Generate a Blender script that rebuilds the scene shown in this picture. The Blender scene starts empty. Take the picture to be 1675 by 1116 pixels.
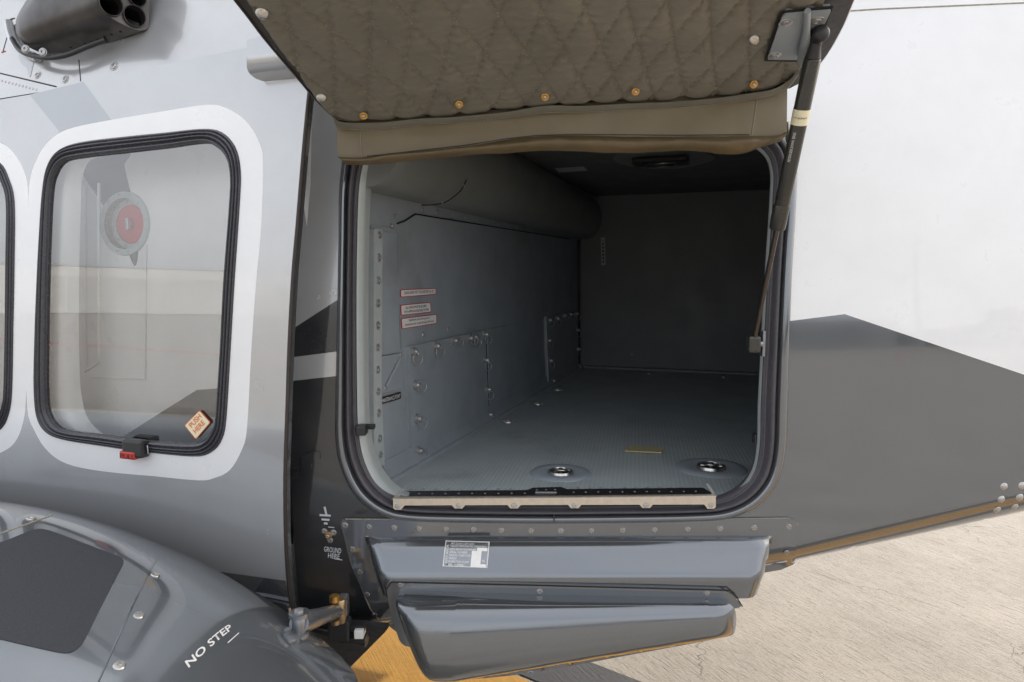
import bpy, bmesh, math, random
from mathutils import Vector as V, Matrix, geometry, noise
random.seed(7)
sc = bpy.context.scene
C = sc.collection
# ------------------------------------------------------------------ camera
FPX = 1117.0
PSI, TH = math.radians(18.3), math.radians(5.52)
CAM = V((0, 0, 1.65))
RT = V((math.cos(PSI), math.sin(PSI), 0))
NH = V((-math.sin(PSI), math.cos(PSI), 0))
FW = V((-math.sin(PSI)*math.cos(TH), math.cos(PSI)*math.cos(TH), -math.sin(TH)))
UP = RT.cross(FW)
cd = bpy.data.cameras.new('camera'); co = bpy.data.objects.new('camera', cd); C.objects.link(co)
co.matrix_world = Matrix.Translation(CAM) @ Matrix((RT, UP, -FW)).transposed().to_4x4()
cd.sensor_width = 36; cd.lens = FPX/1675*36; cd.clip_end = 3000; cd.clip_start = 0.02
sc.camera = co
# ------------------------------------------------------------------ light
SUN_EL, SUN_AZ = 25.0, 50.0          # azimuth clockwise from +Y towards +X
w = bpy.data.worlds.new('World'); sc.world = w; w.use_nodes = True
nt = w.node_tree; sky = nt.nodes.new('ShaderNodeTexSky'); sky.sky_type = 'NISHITA'; sky.sun_disc = False
sky.sun_elevation = math.radians(SUN_EL); sky.sun_rotation = math.radians(SUN_AZ)
sky.dust_density = 9.0; sky.air_density = .7; sky.ozone_density = 0.0
bg = nt.nodes['Background']; bg.inputs['Strength'].default_value = 0.15
# bright hazy cloud cover over the blue, all round the sky
tcw = nt.nodes.new('ShaderNodeTexCoord'); mpw = nt.nodes.new('ShaderNodeMapping'); mpw.inputs['Scale'].default_value = (1.2, 1.2, 2.6); nt.links.new(tcw.outputs['Generated'], mpw.inputs[0])
cn = nt.nodes.new('ShaderNodeTexNoise'); cn.inputs['Scale'].default_value = 1.7; cn.inputs['Detail'].default_value = 7; cn.inputs['Roughness'].default_value = .55; nt.links.new(mpw.outputs[0], cn.inputs['Vector'])
cr = nt.nodes.new('ShaderNodeMapRange'); nt.links.new(cn.outputs['Fac'], cr.inputs[0]); cr.inputs[1].default_value = .35; cr.inputs[2].default_value = .65; cr.inputs[3].default_value = .60; cr.inputs[4].default_value = .92
mw = nt.nodes.new('ShaderNodeMix'); mw.data_type = 'RGBA'; nt.links.new(cr.outputs[0], mw.inputs[0]); nt.links.new(sky.outputs[0], mw.inputs[6]); mw.inputs[7].default_value = (3.0, 3.05, 3.15, 1)
nt.links.new(mw.outputs[2], bg.inputs[0])
sl = bpy.data.lights.new('sun', 'SUN'); so = bpy.data.objects.new('sun', sl); C.objects.link(so)
sl.energy = 2.05; sl.angle = math.radians(0.6); sl.color = (1, .95, .88)
sd = V((math.sin(math.radians(SUN_AZ))*math.cos(math.radians(SUN_EL)), math.cos(math.radians(SUN_AZ))*math.cos(math.radians(SUN_EL)), math.sin(math.radians(SUN_EL))))
so.rotation_euler = sd.to_track_quat('Z', 'Y').to_euler(); so.location = sd*30
sc.view_settings.view_transform = 'Standard'; sc.view_settings.look = 'None'
sc.view_settings.exposure = 1.80; sc.view_settings.gamma = 1.0
sc.render.engine = 'CYCLES'
sc.cycles.max_bounces = 8; sc.cycles.diffuse_bounces = 5; sc.cycles.glossy_bounces = 4

# ------------------------------------------------------------------ materials
class NB:
    def __init__(s, name):
        s.m = bpy.data.materials.new(name); s.m.use_nodes = True
        s.t = s.m.node_tree; s.b = s.t.nodes['Principled BSDF']; s._tc = None
    def n(s, typ, **kw):
        nd = s.t.nodes.new(typ)
        for k, v in kw.items(): setattr(nd, k, v)
        return nd
    def put(s, sock, val):
        if hasattr(val, 'is_output') or isinstance(val, bpy.types.NodeSocket): s.t.links.new(val, sock)
        else: sock.default_value = val
    def tc(s):
        if not s._tc:
            g = s.n('ShaderNodeNewGeometry'); s._tc = g.outputs['Position']
        return s._tc
    def vmap(s, scale=(1, 1, 1), rotz=0, rot=None):
        mp = s.n('ShaderNodeMapping'); s.t.links.new(s.tc(), mp.inputs[0])
        mp.inputs['Scale'].default_value = scale; mp.inputs['Rotation'].default_value = rot or (0, 0, rotz)
        return mp.outputs[0]
    def noise(s, scale, detail=4, rough=.55, vec=None, dist=0):
        nd = s.n('ShaderNodeTexNoise'); s.t.links.new(vec or s.tc(), nd.inputs['Vector'])
        nd.inputs['Scale'].default_value = scale; nd.inputs['Detail'].default_value = detail
        nd.inputs['Roughness'].default_value = rough; nd.inputs['Distortion'].default_value = dist
        return nd.outputs['Fac']
    def math(s, op, a, b=0.0, c=None):
        nd = s.n('ShaderNodeMath', operation=op); s.put(nd.inputs[0], a); s.put(nd.inputs[1], b)
        if c is not None: s.put(nd.inputs[2], c)
        return nd.outputs[0]
    def ramp(s, fac, stops):
        nd = s.n('ShaderNodeValToRGB'); s.t.links.new(fac, nd.inputs[0]); e = nd.color_ramp.elements
        while len(e) < len(stops): e.new(.5)
        for i, (p, c) in enumerate(stops):
            e[i].position = p; e[i].color = (*c, 1) if len(c) == 3 else c
        return nd.outputs[0]
    def mix(s, fac, a, b, blend='MIX'):
        nd = s.n('ShaderNodeMix', data_type='RGBA', blend_type=blend)
        s.put(nd.inputs[0], fac); s.put(nd.inputs[6], a if not isinstance(a, tuple) else (*a[:3], 1)); s.put(nd.inputs[7], b if not isinstance(b, tuple) else (*b[:3], 1))
        return nd.outputs[2]
    def rng(s, fac, lo, hi, a=0.0, b=1.0):
        nd = s.n('ShaderNodeMapRange'); s.t.links.new(fac, nd.inputs[0])
        nd.inputs[1].default_value = a; nd.inputs[2].default_value = b; nd.inputs[3].default_value = lo; nd.inputs[4].default_value = hi
        return nd.outputs[0]
    def bump(s, h, strength=.2, dist=.002, prev=None):
        nd = s.n('ShaderNodeBump'); nd.inputs['Strength'].default_value = strength; nd.inputs['Distance'].default_value = dist
        s.t.links.new(h, nd.inputs['Height'])
        if prev is not None: s.t.links.new(prev, nd.inputs['Normal'])
        s.t.links.new(nd.outputs[0], s.b.inputs['Normal']); return nd.outputs[0]
    def set(s, **kw):
        for k, v in kw.items():
            k = {'base': 'Base Color', 'rough': 'Roughness', 'metal': 'Metallic', 'coat': 'Coat Weight', 'coatr': 'Coat Roughness', 'spec': 'Specular IOR Level', 'sheen': 'Sheen Weight', 'trans': 'Transmission Weight', 'alpha': 'Alpha', 'ior': 'IOR'}[k]
            if isinstance(v, tuple) and len(v) == 3: v = (*v, 1)
            s.put(s.b.inputs[k], v)
        return s

def paint(name, col, rough=.35, metal=0.0, coat=1.0, dirt=.10, peel=.05, coatr=.02):
    b = NB(name)
    d = b.noise(9, 6, .65); f = b.noise(160, 3, .6)
    c1 = b.mix(b.rng(d, 0, 1, .42, .72), col, tuple(x*(1-dirt) + y*dirt*.6 for x, y in zip(col, (.25, .22, .18))))
    c2 = b.mix(b.rng(f, 0, .5, .62, .75), c1, tuple(x*(1-dirt*.8) for x in col))
    b.set(base=c2, rough=b.rng(d, rough*.85, rough*1.25, .3, .7), metal=metal, coat=coat, coatr=b.rng(b.noise(30, 4), coatr, coatr+.05, .45, .8))
    pn = b.noise(3.0, 2, .4)
    b.bump(b.math('ADD', pn, b.math('MULTIPLY', b.noise(220, 2), .003)), peel, .02)
    s = b.b.inputs['Coat Normal']
    b.t.links.new(b.b.inputs['Normal'].links[0].from_socket, s)
    return b.m
def plain(name, col, rough=.5, metal=0.0, var=.15, scale=60, bmp=0.0, **kw):
    b = NB(name); d = b.noise(scale, 4, .6)
    b.set(base=b.mix(b.rng(d, 0, 1, .3, .75), tuple(x*(1+var) for x in col), tuple(x*(1-var) for x in col)),
          rough=b.rng(d, rough*.85, min(1, rough*1.15), .3, .7), metal=metal, **kw)
    if bmp: b.bump(b.noise(scale*4, 3), bmp, .001)
    return b.m

M = {}
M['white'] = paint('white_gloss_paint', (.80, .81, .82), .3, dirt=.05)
M['silver'] = paint('silver_grey_paint', (.475, .485, .495), .22, .4, dirt=.07)
M['silver_dark'] = paint('mid_grey_paint', (.36, .38, .40), .22, .4, dirt=.06)
M['charcoal'] = paint('charcoal_gloss_paint', (.165, .177, .192), .09, .6, dirt=.12, peel=.05)
M['slate'] = paint('slate_metallic_paint', (.165, .178, .195), .15, .75, dirt=.14, peel=.05)
M['slate_sponson'] = paint('slate_paint_sponson', (.20, .218, .235), .15, .6, dirt=.10, peel=.03)
M['black'] = paint('black_gloss_paint', (.018, .02, .023), .3, dirt=.1)
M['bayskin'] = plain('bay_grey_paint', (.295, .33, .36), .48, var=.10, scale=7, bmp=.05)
def scuffed(m, amt=.25, col=(.42, .45, .45)):
    nt_ = m.node_tree; bs = nt_.nodes['Principled BSDF']; src = bs.inputs['Base Color'].links[0].from_socket
    g = nt_.nodes.new('ShaderNodeNewGeometry'); prev = src
    for sc3, th, c_, a_ in (((3, 3, 55), .66, col, amt), ((40, 3, 6), .69, col, amt*.8), ((2.2, 2.2, 2.2), .56, (.12, .12, .11), .28)):
        mp_ = nt_.nodes.new('ShaderNodeMapping'); mp_.inputs['Scale'].default_value = sc3; mp_.inputs['Rotation'].default_value = (.5, .2, .7) if a_ > .2 else (0, 0, 0); nt_.links.new(g.outputs['Position'], mp_.inputs[0])
        no = nt_.nodes.new('ShaderNodeTexNoise'); no.inputs['Scale'].default_value = 1.3; no.inputs['Detail'].default_value = 6; no.inputs['Roughness'].default_value = .6; nt_.links.new(mp_.outputs[0], no.inputs['Vector'])
        rg = nt_.nodes.new('ShaderNodeMapRange'); nt_.links.new(no.outputs['Fac'], rg.inputs[0]); rg.inputs[1].default_value = th; rg.inputs[2].default_value = th+.10; rg.inputs[4].default_value = a_
        mi_ = nt_.nodes.new('ShaderNodeMix'); mi_.data_type = 'RGBA'; nt_.links.new(rg.outputs[0], mi_.inputs[0]); nt_.links.new(prev, mi_.inputs[6]); mi_.inputs[7].default_value = (*c_, 1); prev = mi_.outputs[2]
    nt_.links.new(prev, bs.inputs['Base Color'])
scuffed(M['bayskin'])
M['jamb'] = plain('jamb_pale_grey_paint', (.40, .44, .44), .42, var=.06, scale=20, bmp=.05)
M['duct'] = plain('duct_grey_paint', (.20, .21, .20), .35, var=.05, scale=10)
M['bellyblack'] = plain('belly_matt_black', (.016, .018, .022), .6)
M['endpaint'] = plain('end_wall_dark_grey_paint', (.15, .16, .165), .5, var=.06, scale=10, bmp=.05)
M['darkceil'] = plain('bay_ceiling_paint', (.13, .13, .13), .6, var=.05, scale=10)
M['rubber'] = plain('black_rubber', (.022, .021, .024), .42, var=.2, scale=90, bmp=.1)
M['rubber2'] = plain('grey_rubber', (.06, .057, .066), .45, var=.15, scale=120, bmp=.15)
M['gasket'] = plain('window_gasket_rubber', (.055, .056, .066), .28, var=.2, scale=100)
M['steel'] = plain('worn_steel', (.55, .53, .50), .3, 1.0, var=.2, scale=200)
M['screw'] = plain('dull_screw_metal', (.42, .415, .41), .32, .6, var=.2, scale=200)
M['alu'] = plain('warm_brushed_aluminium', (.62, .56, .48), .36, .85, var=.08, scale=80, bmp=.1)
M['brass'] = plain('brass', (.62, .34, .09), .35, 1.0, var=.2, scale=200)
M['dullbrass'] = plain('dull_brass', (.36, .26, .15), .4, .9, var=.3, scale=120)
M['gold'] = plain('gold_plate', (.60, .52, .28), .45, .2, var=.15, scale=120)
M['plastic'] = plain('black_plastic', (.02, .02, .022), .4, var=.2, scale=100)
M['deep'] = plain('deep_black', (.006, .006, .006), .8)  # near-black colour that makes bores, wells, pockets and slots look deep
M['red'] = plain('red_plastic', (.50, .035, .02), .4, var=.1)
M['redp'] = plain('red_print', (.55, .03, .04), .5, var=.05)
M['wprint'] = plain('white_print', (.78, .78, .76), .5, var=.03)
M['gprint'] = plain('pale_grey_print', (.5, .53, .55), .5, var=.03)
M['kprint'] = plain('black_print', (.03, .03, .035), .5, var=.05)
M['cream'] = plain('cream_sticker', (.80, .74, .52), .45, var=.03)
M['orange'] = plain('orange_print', (.70, .14, .02), .5, var=.03)
M['exhaust'] = plain('exhaust_metal', (.085, .08, .078), .38, .7, var=.35, scale=12)
M['antislip'] = plain('anti_slip_black', (.042, .045, .052), .85, var=.15, scale=500, bmp=.5)
M['strutm'] = plain('strut_black', (.025, .024, .020), .3, var=.15, scale=60, coat=.4)
M['rod'] = plain('strut_rod_steel', (.10, .085, .075), .22, .95, var=.1, scale=80)
M['armm'] = plain('anodised_grey_metal', (.26, .27, .29), .3, .8, var=.15, scale=60)
M['strip'] = plain('frame_dark_trim', (.035, .028, .026), .5, var=.1)
M['edge'] = plain('pale_edge', (.5, .5, .5), .4)
M['sealant'] = plain('pale_sealant', (.30, .28, .22), .6, var=.3, scale=150)
def fabric(name, col, scale, st):
    b = NB(name); d = b.noise(8, 4)
    wv = b.n('ShaderNodeTexWave', wave_type='BANDS', bands_direction='X'); wv.inputs['Scale'].default_value = scale
    wz = b.n('ShaderNodeTexWave', wave_type='BANDS', bands_direction='Z'); wz.inputs['Scale'].default_value = scale
    for q in (wv, wz): b.t.links.new(b.vmap(rotz=-PSI), q.inputs[0]); q.inputs['Distortion'].default_value = .6
    h = b.math('ADD', wv.outputs[1], wz.outputs[1])
    b.set(base=b.mix(b.rng(b.math('ADD', d, b.math('MULTIPLY', b.noise(300, 2), .25)), 0, 1, .45, .85), tuple(x*1.1 for x in col), tuple(x*.85 for x in col)), rough=.85, sheen=.15)
    b.bump(h, st, .0006); return b.m
M['quilt'] = fabric('olive_quilted_nylon', (.195, .180, .142), 260, .35)
M['hem'] = fabric('olive_welt_tape', (.19, .185, .15), 300, .3)
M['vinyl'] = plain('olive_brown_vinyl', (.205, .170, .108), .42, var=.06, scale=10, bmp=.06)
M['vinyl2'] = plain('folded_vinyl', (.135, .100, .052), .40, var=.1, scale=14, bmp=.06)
M['thread'] = plain('stitch_thread', (.33, .30, .24), .8)
# bay floor, studded
b = NB('studded_floor_mat'); pitch = .0112; k = 2*math.pi/pitch
hx = None
for i in range(3):
    an = math.radians(8 + 60*i); vm = b.n('ShaderNodeVectorMath', operation='DOT_PRODUCT'); b.t.links.new(b.tc(), vm.inputs[0]); vm.inputs[1].default_value = (math.cos(an)*k, math.sin(an)*k, 0)
    c = b.math('COSINE', vm.outputs['Value']); hx = c if hx is None else b.math('ADD', hx, c)
st = b.rng(hx, 0, 1, .7, 2.5)
b.set(base=b.mix(b.math('MULTIPLY', st, .5), b.mix(b.rng(b.noise(6, 4), 0, 1, .35, .7), (.43, .48, .49), (.36, .41, .42)), (.62, .66, .66)), rough=.5)
b.bump(st, .7, .0022); M['studs'] = b.m; scuffed(b.m, .3, (.6, .62, .6))
# glass
b = NB('window_acrylic'); b.m.node_tree.nodes.remove(b.b)
gl = b.n('ShaderNodeBsdfGlossy'); gl.inputs['Roughness'].default_value = .0; gl.inputs['Color'].default_value = (1, 1, 1, 1)
tr = b.n('ShaderNodeBsdfTransparent'); tr.inputs['Color'].default_value = (.93, .94, .93, 1)
fr = b.n('ShaderNodeFresnel'); fr.inputs['IOR'].default_value = 1.6
mx = b.n('ShaderNodeMixShader'); b.t.links.new(b.math('MINIMUM', b.math('MULTIPLY', fr.outputs[0], 2.5), .85), mx.inputs[0]); b.t.links.new(tr.outputs[0], mx.inputs[1]); b.t.links.new(gl.outputs[0], mx.inputs[2])
b.t.links.new(mx.outputs[0], b.t.nodes['Material Output'].inputs[0]); M['glass'] = b.m

# ------------------------------------------------------------------ object helpers
WL = {}
def wloc(o): return WL.get(o.name, V((0, 0, 0)))
def link(name, me, parent=None, mats=None, label=None, kind=None, cat=None, group=None, recenter=True):
    o = bpy.data.objects.new(name, me); C.objects.link(o)
    if mats:
        for m in mats: me.materials.append(M[m] if isinstance(m, str) else m)
    c = V((0, 0, 0))
    if recenter and len(me.vertices):
        lo = [min(v.co[i] for v in me.vertices) for i in range(3)]; hi = [max(v.co[i] for v in me.vertices) for i in range(3)]
        c = V([(a+b)/2 for a, b in zip(lo, hi)])
        me.transform(Matrix.Translation(-c))
    WL[o.name] = c
    if parent: o.parent = parent; o.location = c - wloc(parent)
    else: o.location = c
    if label: o['label'] = label
    if kind: o['kind'] = kind
    if cat: o['category'] = cat
    if group: o['group'] = group
    return o
def empty(name, loc, parent=None, label=None, cat=None, group=None):
    o = bpy.data.objects.new(name, None); C.objects.link(o); o.empty_display_size = .1
    WL[o.name] = V(loc)
    o.location = V(loc) - (wloc(parent) if parent else V((0, 0, 0)))
    if parent: o.parent = parent
    if label: o['label'] = label
    if cat: o['category'] = cat
    if group: o['group'] = group
    return o
def inst(name, me, parent, loc, normal, scale=1.0, spin=0, up=None):
    o = bpy.data.objects.new(name, me); C.objects.link(o)
    q = V(normal).to_track_quat('Z', 'Y')
    if up is not None:
        z = V(normal).normalized(); y = (V(up) - z*V(up).dot(z)).normalized(); x = y.cross(z); q = Matrix((x, y, z)).transposed().to_quaternion()
    o.rotation_mode = 'QUATERNION'; o.rotation_quaternion = q @ Matrix.Rotation(spin, 3, 'Z').to_quaternion()
    o.scale = (scale,)*3 if not isinstance(scale, tuple) else scale
    o.location = V(loc) - (wloc(parent) if parent else V((0, 0, 0))); o.parent = parent; WL[o.name] = V(loc)
    return o
def mesh(name, verts, faces, smooth=False):
    me = bpy.data.meshes.new(name); me.from_pydata([tuple(v) for v in verts], [], faces); me.update()
    if smooth: me.shade_smooth()
    return me
def ray(px, py): return FW*FPX + RT*(px-837.5) + UP*(558-py)
def at_w(px, py, w):                 # point at horizontal distance w in front of the camera
    d = ray(px, py); return CAM + d*(w/d.dot(NH))
class Surf:
    def __init__(s, o, a, b, n, h=None):
        s.o, s.a, s.b, s.n = V(o), V(a), V(b), V(n); s.h = h or (lambda x, y: 0.0); s.flat = h is None
    def off(s, f):
        h = s.h
        return Surf(s.o, s.a, s.b, s.n, (lambda x, y: h(x, y)+f) if not callable(f) else (lambda x, y: h(x, y)+f(x, y)))
    def pos(s, x, y, e=0.0): return s.o + s.a*x + s.b*y + s.n*(s.h(x, y)+e)
    def inv(s, p): q = p-s.o; return q.dot(s.a), q.dot(s.b)
    def norm(s, x, y):
        e = .0015; dx = (s.h(x+e, y)-s.h(x-e, y))/(2*e); dy = (s.h(x, y+e)-s.h(x, y-e))/(2*e)
        return (s.n - s.a*dx - s.b*dy).normalized()
    def hit(s, px, py):
        d = ray(px, py); t = (s.o-CAM).dot(s.n)/d.dot(s.n)
        for _ in range(25):
            p = CAM+d*t; x, y = s.inv(p); f = (p-s.o).dot(s.n) - s.h(x, y)
            if abs(f) < 1e-6: break
            e = 1e-6; p2 = CAM+d*(t+e); x2, y2 = s.inv(p2); f2 = (p2-s.o).dot(s.n)-s.h(x2, y2)
            g = (f2-f)/e
            if abs(g) < 1e-4: break
            t -= max(-2e-4, min(2e-4, f/g))
        return x, y
    def march(s, px, py):
        d = ray(px, py)
        def f(t): p = CAM+d*t; x, y = s.inv(p); return (p-s.o).dot(s.n)-s.h(x, y)
        t = 2e-4; dt = 1.2e-5
        while f(t) > 0 and t < .004: t += dt
        lo, hi = t-dt, t
        for _ in range(30):
            m_ = (lo+hi)/2
            if f(m_) > 0: lo = m_
            else: hi = m_
        return s.inv(CAM+d*hi)
    def at(s, px, py, e=0.0): x, y = s.hit(px, py); return s.pos(x, y, e)
def catmull(P, n, closed=True):
    out = []; m = len(P)
    segs = m if closed else m-1
    for i in range(segs):
        p = [P[(i+j-1) % m] if closed else P[max(0, min(m-1, i+j-1))] for j in range(4)]
        for q in range(n):
            t = q/n
            out.append(tuple(.5*((2*p[1][c]) + (-p[0][c]+p[2][c])*t + (2*p[0][c]-5*p[1][c]+4*p[2][c]-p[3][c])*t*t + (-p[0][c]+3*p[1][c]-3*p[2][c]+p[3][c])*t**3) for c in range(len(p[1]))))
    if not closed: out.append(tuple(P[-1]))
    return out
def rounded(P, r, n=5):              # polygon with rounded corners; r single or list
    out = []; m = len(P)
    for i in range(m):
        p0, p1, p2 = V((*P[i-1], 0)), V((*P[i], 0)), V((*P[(i+1) % m], 0)); rr = r[i] if isinstance(r, (list, tuple)) else r
        if rr <= 0: out.append((p1.x, p1.y)); continue
        a, c = p0-p1, p2-p1; ra = min(rr, a.length*.49); rc = min(rr, c.length*.49)
        A, B = p1+a.normalized()*ra, p1+c.normalized()*rc
        for k in range(n+1):
            t = k/n; q = A*(1-t)**2 + p1*2*t*(1-t) + B*t*t; out.append((q.x, q.y))
    return out
def subdiv(P, L, closed=True):
    out = []; m = len(P)
    for i in range(m if closed else m-1):
        a, c = P[i], P[(i+1) % m]; d = math.dist(a, c); k = max(1, int(math.ceil(d/L)))
        for j in range(k): out.append((a[0]+(c[0]-a[0])*j/k, a[1]+(c[1]-a[1])*j/k))
    if not closed: out.append(P[-1])
    return out
def inside(pt, P):
    x, y = pt; c = False; j = len(P)-1
    for i in range(len(P)):
        xi, yi = P[i]; xj, yj = P[j]
        if (yi > y) != (yj > y) and x < (xj-xi)*(y-yi)/(yj-yi)+xi: c = not c
        j = i
    return c
def area(P): return sum(P[i-1][0]*P[i][1]-P[i][0]*P[i-1][1] for i in range(len(P)))/2
def topx(surf, P, L=25): return [surf.hit(*p) for p in subdiv(P, L)]
def patch(name, parent, surf, outer, mats, holes=(), regions=(), step=.05, thick=0.0, e=0.0, px=True, L=25, extra=(), **kw):
    conv = (lambda P: topx(surf, P, L)) if px else (lambda P: subdiv(P, step))
    O = conv(outer); H = [conv(h) for h in holes]; R = [(conv(r), mi) for r, mi in regions]
    vs, ed = [], []
    for P in [O]+H+[r for r, _ in R]:
        s0 = len(vs); vs += [V(p) for p in P]; ed += [(s0+i, s0+(i+1) % len(P)) for i in range(len(P))]
    if step:
        x0, x1 = min(p[0] for p in O), max(p[0] for p in O); y0, y1 = min(p[1] for p in O), max(p[1] for p in O)
        nx, ny = int((x1-x0)/step), int((y1-y0)/step)
        for i in range(1, nx+1):
            for j in range(1, ny+1):
                p = (x0+i*step-.37*step, y0+j*step-.41*step)
                if inside(p, O) and not any(inside(p, h) for h in H): vs.append(V(p))
    vs += [V(p) for p in extra if inside(p, O) and not any(inside(p, h) for h in H)]
    r = geometry.delaunay_2d_cdt(vs, ed, [], 0, 1e-6)
    v2, f2 = r[0], r[2]
    faces, mi = [], []
    for f in f2:
        c = sum((v2[i] for i in f), V((0, 0)))/len(f); c = (c.x, c.y)
        if not inside(c, O) or any(inside(c, h) for h in H): continue
        m_ = 0
        for rp, k_ in R:
            if inside(c, rp): m_ = k_
        f = list(f)
        a_ = v2[f[0]]; b_ = v2[f[1]]; c_ = v2[f[2]]
        if (b_-a_).cross(c_-a_) < 0: f.reverse()
        faces.append(f); mi.append(m_)
    verts = [surf.pos(v.x, v.y, e) for v in v2]; nor = [surf.norm(v.x, v.y) for v in v2]
    if thick:
        for P, sg in [(O, 1)]+[(h, -1) for h in H]:
            if area(P)*sg < 0: P = P[::-1]
            s0 = len(verts); n_ = len(P)
            for i in range(n_):
                t = (P[(i+1) % n_][0]-P[i-1][0], P[(i+1) % n_][1]-P[i-1][1]); nn = (surf.a*t[1]-surf.b*t[0]).normalized()
                verts.append(surf.pos(*P[i], e)); verts.append(surf.pos(*P[i], e-thick)); nor += [nn, nn]
            for i in range(n_):
                j = (i+1) % n_; faces.append([s0+2*i, s0+2*i+1, s0+2*j+1, s0+2*j])
                mid = ((P[i][0]+P[j][0])/2, (P[i][1]+P[j][1])/2); mm = 0
                for rp, k_ in R:
                    if inside((mid[0]*.999+v2[0].x*.001, mid[1]*.999+v2[0].y*.001), rp): mm = k_
                mi.append(kw.get('rim', mm))
    kw.pop('rim', None)
    me = mesh(name, verts, faces, True)
    me.polygons.foreach_set('material_index', mi)
    if surf.flat: me.shade_flat()
    else: me.normals_split_custom_set_from_vertices([tuple(q) for q in nor])
    return link(name, me, parent, mats if isinstance(mats, (list, tuple)) else [mats], **kw)
def ring(name, parent, surf, inner, outer, profile, mat, n=6, **kw):   # closed band lofted between two control loops
    A = catmull([surf.hit(*p) for p in inner], n); B = catmull([surf.hit(*p) for p in outer], n)
    verts, faces = [], []; K = len(profile); m = len(A)
    for i in range(m):
        for t, h in profile: verts.append(surf.pos(A[i][0]*(1-t)+B[i][0]*t, A[i][1]*(1-t)+B[i][1]*t, h))
    for i in range(m):
        j = (i+1) % m
        for k_ in range(K-1): faces.append((i*K+k_, i*K+k_+1, j*K+k_+1, j*K+k_))
    me = mesh(name, verts, faces, True)
    bm = bmesh.new(); bm.from_mesh(me); bmesh.ops.recalc_face_normals(bm, faces=bm.faces)
    # make them face outwards to the viewer side
    if sum(f.normal.dot(surf.n)*f.calc_area() for f in bm.faces) < 0: bmesh.ops.reverse_faces(bm, faces=bm.faces)
    bm.to_mesh(me); bm.free()
    return link(name, me, parent, [mat], **kw)
def bead(cx, wd, h, n=6, base=0.0):   # half round profile piece
    return [(cx-wd/2+wd*i/n, base+h*math.sin(math.pi*i/n)) for i in range(n+1)]
def tube_mesh(name, pts, rad, seg=12, caps=True, closed=False):
    verts, faces = [], []; n = len(pts); pts = [V(p) for p in pts]
    prev = None
    for i, p in enumerate(pts):
        if closed: t = (pts[(i+1) % n]-pts[i-1]).normalized()
        else: t = (pts[min(n-1, i+1)]-pts[max(0, i-1)]).normalized()
        if prev is None: u = t.orthogonal().normalized()
        else: u = (prev - t*prev.dot(t)).normalized()
        prev = u; v_ = t.cross(u); r = rad[i] if isinstance(rad, (list, tuple)) else rad
        for k_ in range(seg): a = 2*math.pi*k_/seg; verts.append(p+u*math.cos(a)*r+v_*math.sin(a)*r)
    for i in range(n if closed else n-1):
        j = (i+1) % n
        for k_ in range(seg): l = (k_+1) % seg; faces.append((i*seg+k_, i*seg+l, j*seg+l, j*seg+k_))
    if caps and not closed: faces.append(tuple(range(seg))[::-1]); faces.append(tuple((n-1)*seg+k_ for k_ in range(seg)))
    me = mesh(name, verts, faces, True)
    if caps and not closed: me.set_sharp_from_angle(angle=math.radians(50))
    return me
def tube(name, pts, rad, mat, parent, seg=12, closed=False, **kw):
    return link(name, tube_mesh(name, pts, rad, seg, True, closed), parent, [mat], **kw)
def lathe(name, prof, seg=24):        # profile [(r, z)]
    verts, faces = [], []; n = len(prof)
    for i in range(seg):
        a = 2*math.pi*i/seg
        for r, z in prof: verts.append((r*math.cos(a), r*math.sin(a), z))
    for i in range(seg):
        j = (i+1) % seg
        for k_ in range(n-1): faces.append((i*n+k_, j*n+k_, j*n+k_+1, i*n+k_+1))
    me = mesh(name, verts, faces, True); me.set_sharp_from_angle(angle=math.radians(40)); return me
def boxm(name, c, dims, X=V((1, 0, 0)), Y=V((0, 1, 0)), Z=None, bev=.0, taper=1.0):
    X, Y = V(X).normalized(), V(Y).normalized(); Z = (V(Z) if Z is not None else X.cross(Y)).normalized()
    bm = bmesh.new(); bmesh.ops.create_cube(bm, size=1)
    for v in bm.verts:
        q = v.co.copy(); s = taper if q.x > 0 else 1
        v.co = V(c) + X*q.x*dims[0] + Y*q.y*dims[1]*s + Z*q.z*dims[2]*s
    if bev: bmesh.ops.bevel(bm, geom=bm.edges[:], offset=bev, segments=2, affect='EDGES', profile=.6)
    bmesh.ops.recalc_face_normals(bm, faces=bm.faces)
    me = bpy.data.meshes.new(name); bm.to_mesh(me); bm.free(); return me
def box(name, c, dims, mat, parent, X=V((1, 0, 0)), Y=V((0, 1, 0)), Z=None, bev=.0, taper=1.0, **kw):
    return link(name, boxm(name, c, dims, X, Y, Z, bev, taper), parent, [mat], **kw)
def join(name, meshes):
    bm = bmesh.new()
    for me in meshes: bm.from_mesh(me)
    out = bpy.data.meshes.new(name); bm.to_mesh(out); bm.free(); return out
def joinm(name, pairs, parent, smooth=True, **kw):   # [(mesh, matname)] -> one object with slots
    bm = bmesh.new(); names = []
    for me, mn in pairs:
        if mn not in names: names.append(mn)
        n0 = len(bm.faces); bm.from_mesh(me); bm.faces.ensure_lookup_table()
        for f in bm.faces[n0:]: f.material_index = names.index(mn)
    out = bpy.data.meshes.new(name); bm.to_mesh(out); bm.free()
    if smooth: out.shade_smooth(); out.set_sharp_from_angle(angle=math.radians(40))
    return link(name, out, parent, names, **kw)
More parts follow.
